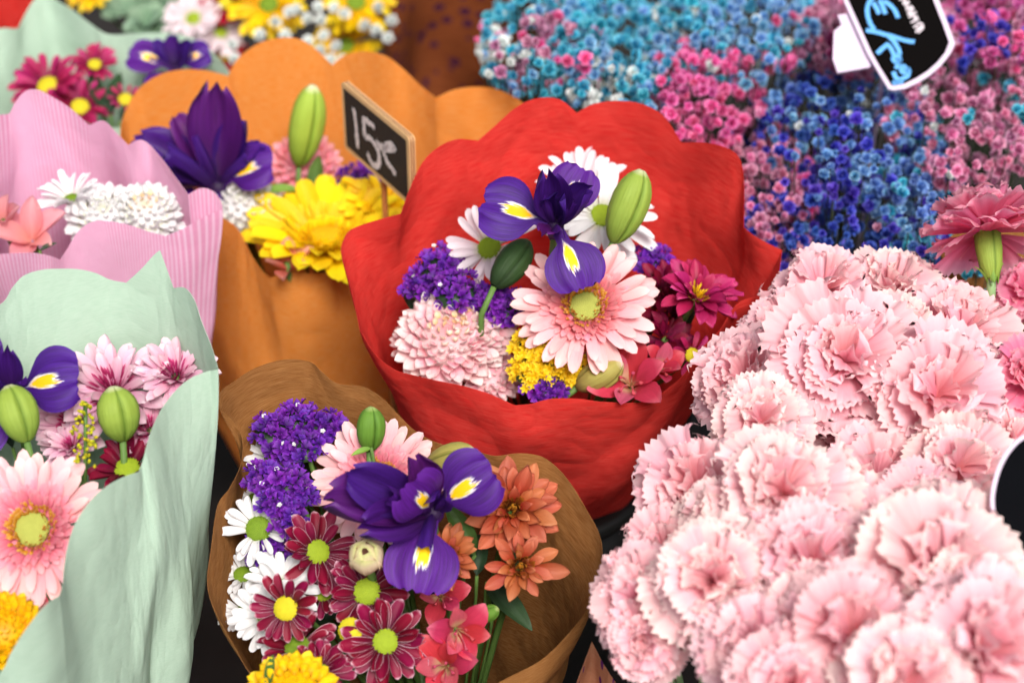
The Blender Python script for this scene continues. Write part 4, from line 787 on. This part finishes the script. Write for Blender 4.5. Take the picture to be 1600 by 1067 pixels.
gypsophila('turquoise gypsophila bunch beside the hot pink carnation', 1440, 320, 70, 115, -.04, {'teal': 5, 'sky': 3, 'steel': 4, 'violet': 2}, 110, 200)
gypsophila('deep turquoise gypsophila low behind the hot pink carnation', 1540, 400, 90, 70, -.07, {'teal': 7, 'indigo': 2}, 60, 150)
# white gypsophila over the yellow daisies
b = BK.base; t = thing('gypsophila', 'white gypsophila balls in front of the yellow daisies', 'gypsophila', Matrix.Translation(b)); st = []
for (x, y, e) in ((362, 70, .05), (366, 92, .05), (405, 55, .06), (430, 35, .07), (452, 20, .07), (463, 16, .07), (497, 12, .08), (501, 32, .07), (522, 12, .08), (538, 22, .07), (481, 65, .05), (506, 56, .06), (525, 73, .06), (516, 94, .05), (588, 48, .06), (606, 60, .06), (612, 33, .06), (480, 30, .06), (445, 55, .05), (570, 40, .05), (500, 80, .05), (592, 12, .06), (535, 95, .05)):
    p = BK.pos(x, y, e); m = mpp(p)
    obj('floret', random.choice(GYPM), t, frame(p - b, facing(random.uniform(-.5, .5), .3), s=11 * m), GC['white'])
    e_ = p - b; st.append(tube(bez(e_, e_ - np.array([0, 0, .06]), e_ * .5, e_ * .05, 5), .0006, 3))
obj('stems', mesh('stems', *join(st)), t, mat=GSTEM, kind='stuff')
# ------------------------------------------------------------------ carnations
cb = at(1330, 760, 0); cb[2] = .004
CN = [('pale carnation at the top left of its bunch, nearest the red wrap\'s corner', 1282, 448, .035, -.2, .72, 95, 'carn'), ('pale carnation at the crest of the bunch against the violet gypsophila', 1392, 448, .03, .1, .7, 90, 'carn_w'),
      ('pale carnation at the upper right below the hot pink carnation', 1500, 515, .03, .2, .75, 100, 'carn'), ('large frontal pale carnation high in the middle of its bunch', 1322, 560, .07, -.02, .35, 122, 'carn'),
      ('large frontal pale carnation to the right of the other frontal one', 1468, 612, .065, .1, .38, 118, 'carn'), ('pale carnation leaning against the right side of the red wrap', 1165, 590, .02, -.45, .45, 92, 'carn'),
      ('blush carnation on its side next to the red wrap', 1190, 655, .05, -.1, .2, 78, 'carn_w'), ('shaded pale carnation under the large frontal one', 1308, 668, .0, .0, .25, 80, 'carn'),
      ('pale carnation at the left flank below the red wrap', 1082, 760, .03, -.5, .35, 100, 'carn'), ('pale carnation in the hollow at the middle of its bunch', 1375, 745, .02, .0, .3, 85, 'carn'),
      ('blush carnation left of the black round label', 1500, 725, .05, -.05, .4, 95, 'carn_w'), ('pale carnation in the middle left of its bunch', 1225, 765, .075, -.1, .42, 112, 'carn_w'),
      ('pale carnation with a big folded petal at the left flank', 1130, 810, .06, -.3, .4, 82, 'carn_w'), ('leftmost pale carnation beside the kraft wrap', 1000, 940, .03, -.45, .25, 92, 'carn'),
      ('pale carnation second from the kraft wrap', 1112, 905, .085, -.25, .3, 105, 'carn_w'), ('pale carnation in the lower middle of its bunch', 1270, 880, .10, -.05, .42, 112, 'carn'),
      ('pale carnation low by the leftmost one, petals hanging', 1010, 1000, .01, -.3, .05, 70, 'carn'), ('pale carnation at the bottom edge next to the dark gap', 1180, 1010, .07, -.3, .35, 95, 'carn'),
      ('big blurred pale carnation below the black round label', 1470, 885, .135, .0, .45, 140, 'carn_w'), ('pale carnation at the bottom edge in the middle of its bunch', 1330, 985, .12, -.05, .4, 115, 'carn'),
      ('big blurred pale carnation in the bottom right corner', 1540, 1010, .14, .1, .45, 135, 'carn'), ('pale carnation at the right edge under the black round label', 1590, 880, .11, .2, .45, 105, 'carn_w'),
      ('pale carnation peeking at the right edge above the black round label', 1588, 680, .03, .2, .5, 72, 'carn_w'), ('pale carnation cut by the bottom edge left of the corner one', 1420, 1060, .13, .0, .4, 110, 'carn_w'),
      ('pale carnation cut by the bottom edge beside the dark gap', 1235, 1070, .09, -.1, .4, 95, 'carn'), ('pale carnation behind the folded petal one at left flank', 1035, 860, .01, -.4, .4, 75, 'carn'),
      ('blush carnation between the two lower rows of its bunch', 1370, 845, .07, 0, .4, 90, 'carn'), ('pale carnation between red wrap and the largest frontal one', 1225, 510, .02, -.35, .6, 85, 'carn'),
      ('pale carnation behind the right frontal one', 1565, 590, .02, .3, .6, 70, 'carn_w')]
CN += [('pale carnation filling the gap beside the blush one on its side', 1250, 610, .03, -.2, .3, 75, 'carn_w'), ('pale carnation tucked between the two large frontal ones', 1395, 520, .04, .05, .5, 85, 'carn_w'), ('pale carnation left of the black round label and below the blush one', 1440, 800, .07, 0, .45, 90, 'carn'),
       ('pale carnation between middle left one and the lower middle one', 1320, 800, .06, .1, .35, 85, 'carn_w'), ('pale carnation between the second and the lower middle ones', 1190, 870, .08, -.1, .35, 80, 'carn'), ('blush carnation low between the bottom edge ones', 1270, 960, .09, -.15, .3, 85, 'carn_w'), ('blush carnation between the blurred big ones', 1530, 930, .13, .05, .4, 95, 'carn_w')]
for l, x, y, h, fx, fy, r, pm in CN:
    p = at(x, y, h * (.62 if y > 780 else .85)); carnation(l, p, facing(fx, fy), r, cb + (p - cb) * np.array([.35, .35, 0]), pm)
hb = at(1560, 470, 0); hb[2] = .004
carnation('hot pink carnation seen from behind with its green calyx', at(1540, 345, .075), -.05 * CR + .96 * CU + .25 * CF, 100, at(1570, 480, -.05) * np.array([1, 1, 0]) + np.array([0, 0, .004]), 'carn_h', group='hot pink carnations', calyx=True, stem_r=.0035, open_=.15)
carnation('hot pink carnation at the right edge above pale carnations', at(1615, 590, .05), facing(-.2, .4), 70, hb, 'carn_h', group='hot pink carnations')
carnation('hot pink carnation half out of the picture below the calyx', at(1605, 452, .0), facing(-.1, .5), 55, hb, 'carn_h', group='hot pink carnations')
# ------------------------------------------------------------------ signs
def ribbon(P, wd, n, jitter=0.0):                            # flat stroke along 3-D points, width wd, facing n
    P = [np.asarray(p) for p in P]; V, U, F = [], [], []
    for i, p in enumerate(P):
        t = P[min(i + 1, len(P) - 1)] - P[max(i - 1, 0)]; t /= np.linalg.norm(t); s_ = np.cross(n, t)
        w1 = wd / 2 * (1 + random.uniform(-jitter, jitter)); w2 = wd / 2 * (1 + random.uniform(-jitter, jitter))
        V += [p + s_ * w1, p - s_ * w2]; U += [(0, i), (1, i)]
    return np.array(V), [(2 * i, 2 * i + 1, 2 * i + 3, 2 * i + 2) for i in range(len(P) - 1)], np.array(U, float)
def dense(pts, n=8):
    P = [np.array(p, float) for p in pts]; out = []
    if len(P) == 2: return [P[0] + (P[1] - P[0]) * t for t in np.linspace(0, 1, 14)]
    for i in range(len(P) - 1):
        p0 = P[max(i - 1, 0)]; p1 = P[i]; p2 = P[i + 1]; p3 = P[min(i + 2, len(P) - 1)]
        for k in range(n):
            t = k / n; out.append(.5 * ((2 * p1) + (p2 - p0) * t + (2 * p0 - 5 * p1 + 4 * p2 - p3) * t * t + (3 * p1 - p0 - 3 * p2 + p3) * t ** 3))
    return out + [P[-1]]
def slab(outline, n, th):                                    # 3-D polygon extruded backwards along n
    P = [np.asarray(p, float) for p in outline]; N = len(P); V = P + [p - n * th for p in P]
    F = [tuple(range(N)), tuple(range(2 * N - 1, N - 1, -1))] + [(i, (i + N), (i + 1) % N + N, (i + 1) % N) for i in range(N)]
    return np.array(V), F, np.array([(p[0], p[2]) for p in V])
def inset(P, d):
    c = np.mean(P, 0); out = []
    for p in P: out.append(p + (c - p) / np.linalg.norm(c - p) * d * 1.2)
    return out
WOOD = plain('pale plywood', '#d9b483', .6, nscale=140, amt=.35, c2='#a87a48'); WOODD = plain('dark ply', '#6a2c16', .6, nscale=140); WOODM = plain('stake wood', '#b9743e', .6, nscale=120, amt=.4)
SLATE = plain('chalkboard', '#231c1a', .8, nscale=90, amt=.35, c2='#3d3430')
def chalk_mat():
    s = NT('chalk'); tc = s.n('TexCoord').outputs['Object']; n = s.noise(tc, 900, 3, .7)
    return s.finish(s.ramp(n, [(.36, hexc('#4a403e')), (.5, hexc('#e6dcdc'))]), .9, .1)
CHALK = chalk_mat()
psi = R(57.8); E = np.array([math.cos(psi), -math.sin(psi), 0]); D = np.array([0, 0, -1.0]); NB = np.cross(D, E); NB /= np.linalg.norm(NB)
if NB[1] > 0: NB = -NB
c0 = ORA.pos(587, 224, .105); m = mpp(c0); WB, HB = 217 * m, 121 * m
TL = c0 - E * WB / 2 - D * HB / 2
def bd(a, bb, z=0): return TL + E * a * WB + D * bb * HB + NB * z
t = thing('price_tag', 'small wooden chalkboard price tag reading 15 euros on a stake', 'price tag', Matrix.Translation(bd(.5, 1))); off = bd(.5, 1)
def addp(name, part, mat): 
    v, f, u = part; return obj(name, mesh(name, v - off, f, u, False), t, mat=mat)
cr = .035
def rrect(a0, b0, a1, b1, r, z):
    k = WB / HB; P = []
    for (ca, cb_, s0) in ((a0 + r, b0 + r * k, 180), (a1 - r, b0 + r * k, 270), (a1 - r, b1 - r * k, 0), (a0 + r, b1 - r * k, 90)):
        for j in range(4):
            q = R(s0 + j * 30); P.append(bd(ca + r * math.cos(q), cb_ + r * k * math.sin(q), z))
    return P
for i in range(5): addp('ply', slab(rrect(0, 0, 1, 1, cr, -i * .0011), NB, .00108), (WOOD, WOODD, WOOD, WOODD, WOOD)[i])
addp('slate', slab(rrect(.04, .07, .96, .93, .01, .0003), NB, .0002), SLATE)
strokes = [[(.195, .24), (.215, .5), (.224, .80)], [(.50, .27), (.42, .262), (.345, .267)], [(.345, .26), (.342, .4), (.345, .535)], [(.345, .53), (.42, .49), (.50, .52), (.555, .61), (.545, .77), (.49, .845), (.42, .84), (.375, .76)],
           [(.54, .45), (.59, .49), (.65, .47)], [(.66, .40), (.74, .315), (.81, .33)], [(.70, .36), (.645, .45), (.635, .54), (.68, .63), (.76, .68), (.79, .685)], [(.60, .45), (.70, .42), (.79, .34)]]
ps = []
for s_ in strokes:
    q = dense(s_, 7)
    for kk in range(3): ps.append(ribbon([bd(a + random.uniform(-.006, .006), bb + random.uniform(-.008, .008), .0006 + .0001 * kk) for a, bb in q], WB * .038, NB, .6))
addp('lettering', join(ps), CHALK)
S0, S1 = bd(.5, .9, -.0062), bd(.5, .9, -.0062) * np.array([1, 1, 0]) + np.array([0, 0, .01])
addp('stake', tube([S0, (S0 + S1) / 2, S1], .0028, 8), WOODM)

LIL = plain('lilac white plastic', '#cdbdd2', .45, nscale=20, amt=.2, c2='#b29cb8'); BLK = plain('black label face', '#080606', .8, spec=.04, nscale=40, amt=.3); PENB = plain('blue pen', '#5aa0e0', .5, nscale=200, amt=.15); PENW = plain('white pen', '#cfc4cc', .5, nscale=200, amt=.3)
n1 = facing(-.05, .30); p1 = at(1400, 70, .05)
def S(x, y, z=0.0): return on_plane(1300 + x / 6.667, y / 6.667, p1 + n1 * z, n1)
t = thing('flower_label', 'tilted black label with blue handwriting over the gypsophila', 'label', Matrix.Translation(p1)); off = p1
out = [(-60, -420), (100, -40), (240, 270), (370, 560), (480, 750), (590, 930), (640, 942), (760, 925), (900, 860), (1020, 785), (1130, 690), (1230, 565), (1285, 455), (1270, 420), (1200, 230), (1110, 0), (960, -420)]
inn = [(0, -380), (150, -40), (290, 270), (420, 560), (510, 715), (615, 885), (650, 893), (750, 877), (880, 815), (995, 742), (1095, 655), (1180, 550), (1222, 445), (1150, 240), (1055, 0), (900, -380)]
addp('border', slab([S(*q) for q in out], n1, .003), LIL); addp('face', slab([S(*q, .0006) for q in inn], n1, .0005), BLK)
addp('clip', slab([S(*q, -.006) for q in ((60, 160), (100, 260), (20, 330), (10, 620), (60, 760), (400, 700), (395, 590), (300, 380), (190, 140))], n1, .003), LIL)
bl = [[(560, -60), (430, -20), (375, 60), (370, 150), (395, 240), (440, 310)], [(430, 30), (470, 100), (490, 150)], [(500, 0), (530, 80), (560, 150)], [(540, 10), (610, 60), (660, 120), (690, 190)], [(355, 320), (450, 335), (600, 375), (750, 420), (860, 440)], [(470, 560), (530, 505), (590, 455)], [(590, 380), (640, 430), (690, 510), (705, 570)], [(590, 470), (630, 540), (650, 590)],
      [(720, 600), (660, 590), (640, 630), (690, 650), (715, 610), (690, 660), (670, 720)], [(640, 750), (660, 800), (690, 830)], [(790, 740), (740, 690), (725, 740), (770, 760), (795, 720), (790, 790), (720, 830), (640, 870), (690, 860), (740, 850)]]
addp('handwriting', join([ribbon([S(a, bb, .0009 + .0001 * i) for a, bb in dense(s_, 6)], 46 / 6.667 * mpp(p1), n1, .12) for i, s_ in enumerate(bl)]), PENB)
wl = [[(700, 0), (760, -10), (740, 40)], [(740, 50), (800, 20), (770, 80), (840, 70)], [(770, 110), (850, 90), (790, 150), (880, 130)], [(800, 190), (850, 150), (860, 200), (890, 170)], [(820, 240), (905, 200)], [(850, 290), (910, 245), (945, 270), (880, 300)], [(870, 340), (920, 290), (950, 290), (900, 345)]]
addp('lettering', join([ribbon([S(a, bb, .0009 + .0001 * i) for a, bb in dense(s_, 5)], 20 / 6.667 * mpp(p1), n1, .2) for i, s_ in enumerate(wl)]), PENW)
q0 = S(600, 300, -.004); addp('stake', tube([q0, q0 * np.array([1, 1, .5]) + np.array([0, .03, 0]), q0 * np.array([1, 1, 0]) + np.array([0, .05, .01])], .002, 6), LIL)

n2 = facing(-.1, .35); p2 = at(1600, 770, .11)
t = thing('flower_label', 'blank black round label with white rim at the right edge', 'label', Matrix.Translation(p2)); off = p2
def S2(x, y, z=0.0): return on_plane(x, y, p2 + n2 * z, n2)
o2 = [(1548, 790), (1551, 755), (1562, 722), (1580, 695), (1603, 677), (1640, 668), (1700, 680), (1730, 760), (1700, 850), (1640, 880), (1590, 868), (1560, 838)]
o2 = [tuple(q) for q in catmull(o2, 4)]; c2 = np.mean(o2, 0)
addp('border', slab([S2(*q) for q in o2], n2, .003), LIL); addp('face', slab([S2(*(np.array(q) + (c2 - np.array(q)) / np.linalg.norm(c2 - np.array(q)) * 7), .0006) for q in o2], n2, .0005), plain('navy black face', '#07080c', .8, spec=.04, nscale=40, amt=.3))
q0 = S2(1640, 800, -.004); addp('stake', tube([q0, q0 * np.array([1, 1, 0]) + np.array([0, .06, .01])], .002, 6), LIL)
# ------------------------------------------------------------------ other paper at the edges
BRW = Bouquet(690, 40, -.17, 5, base=(0, .1), rb=.05)
wrap('paper_wrap', 'dark brown printed paper wrap behind the orange wrap', BRW, [(600, -60), (700, -80), (800, -60), (860, 20), (880, 120), (820, 190), (720, 200), (640, 170), (600, 80)], P_BROWN, belly=.4, seed=9)
HBQ = Bouquet(1560, 470, -.03, 20, base=(.02, .05), rb=.04)
wrap('paper_wrap', 'brown paper edge behind the hot pink carnation stem', HBQ, [(1470, 395), (1500, 430), (1540, 465), (1570, 490), (1640, 520), (1720, 500), (1740, 420), (1680, 350), (1580, 340), (1500, 360)], P_KRAFT, belly=.4, seed=10)
PCH = Bouquet(940, 1110, -.1, 20, base=(0, .03), rb=.03)
wrap('paper_wrap', 'peach paper tip with purple print at the bottom edge', PCH, [(925, 1002, 'c'), (945, 1040), (975, 1085), (1000, 1120), (980, 1160), (920, 1170), (880, 1130), (900, 1070)], P_PEACH, belly=.4, seed=11)
#print('objects', len(bpy.data.objects), 'tris', sum(len(m.loop_triangles) or len(m.polygons) * 2 for m in bpy.data.meshes))

# dark buckets under the wraps
BKM = plain('dark grey plastic', '#1d1c1c', .45, nscale=30, amt=.4)
for B_, l in ((MIN, 'dark plastic bucket under the mint wrap'), (RED, 'dark plastic bucket in the shade under the red wrap')):
    bc = B_.base; t = thing('bucket', l, 'bucket', Matrix.Translation((bc[0], bc[1], .001)), 'dark buckets')
    obj('body', mesh('body', *tube([(0, 0, 0), (0, 0, .01), (0, 0, .16), (0, 0, .27), (0, 0, .268), (0, 0, .02)], [.065, .07, .084, .096, .092, .065], 40)), t, mat=BKM)
    obj('rim', mesh('rim', *tube([(0, 0, .255), (0, 0, .257), (0, 0, .269), (0, 0, .271)], [.097, .101, .101, .097], 40)), t, mat=BKM)
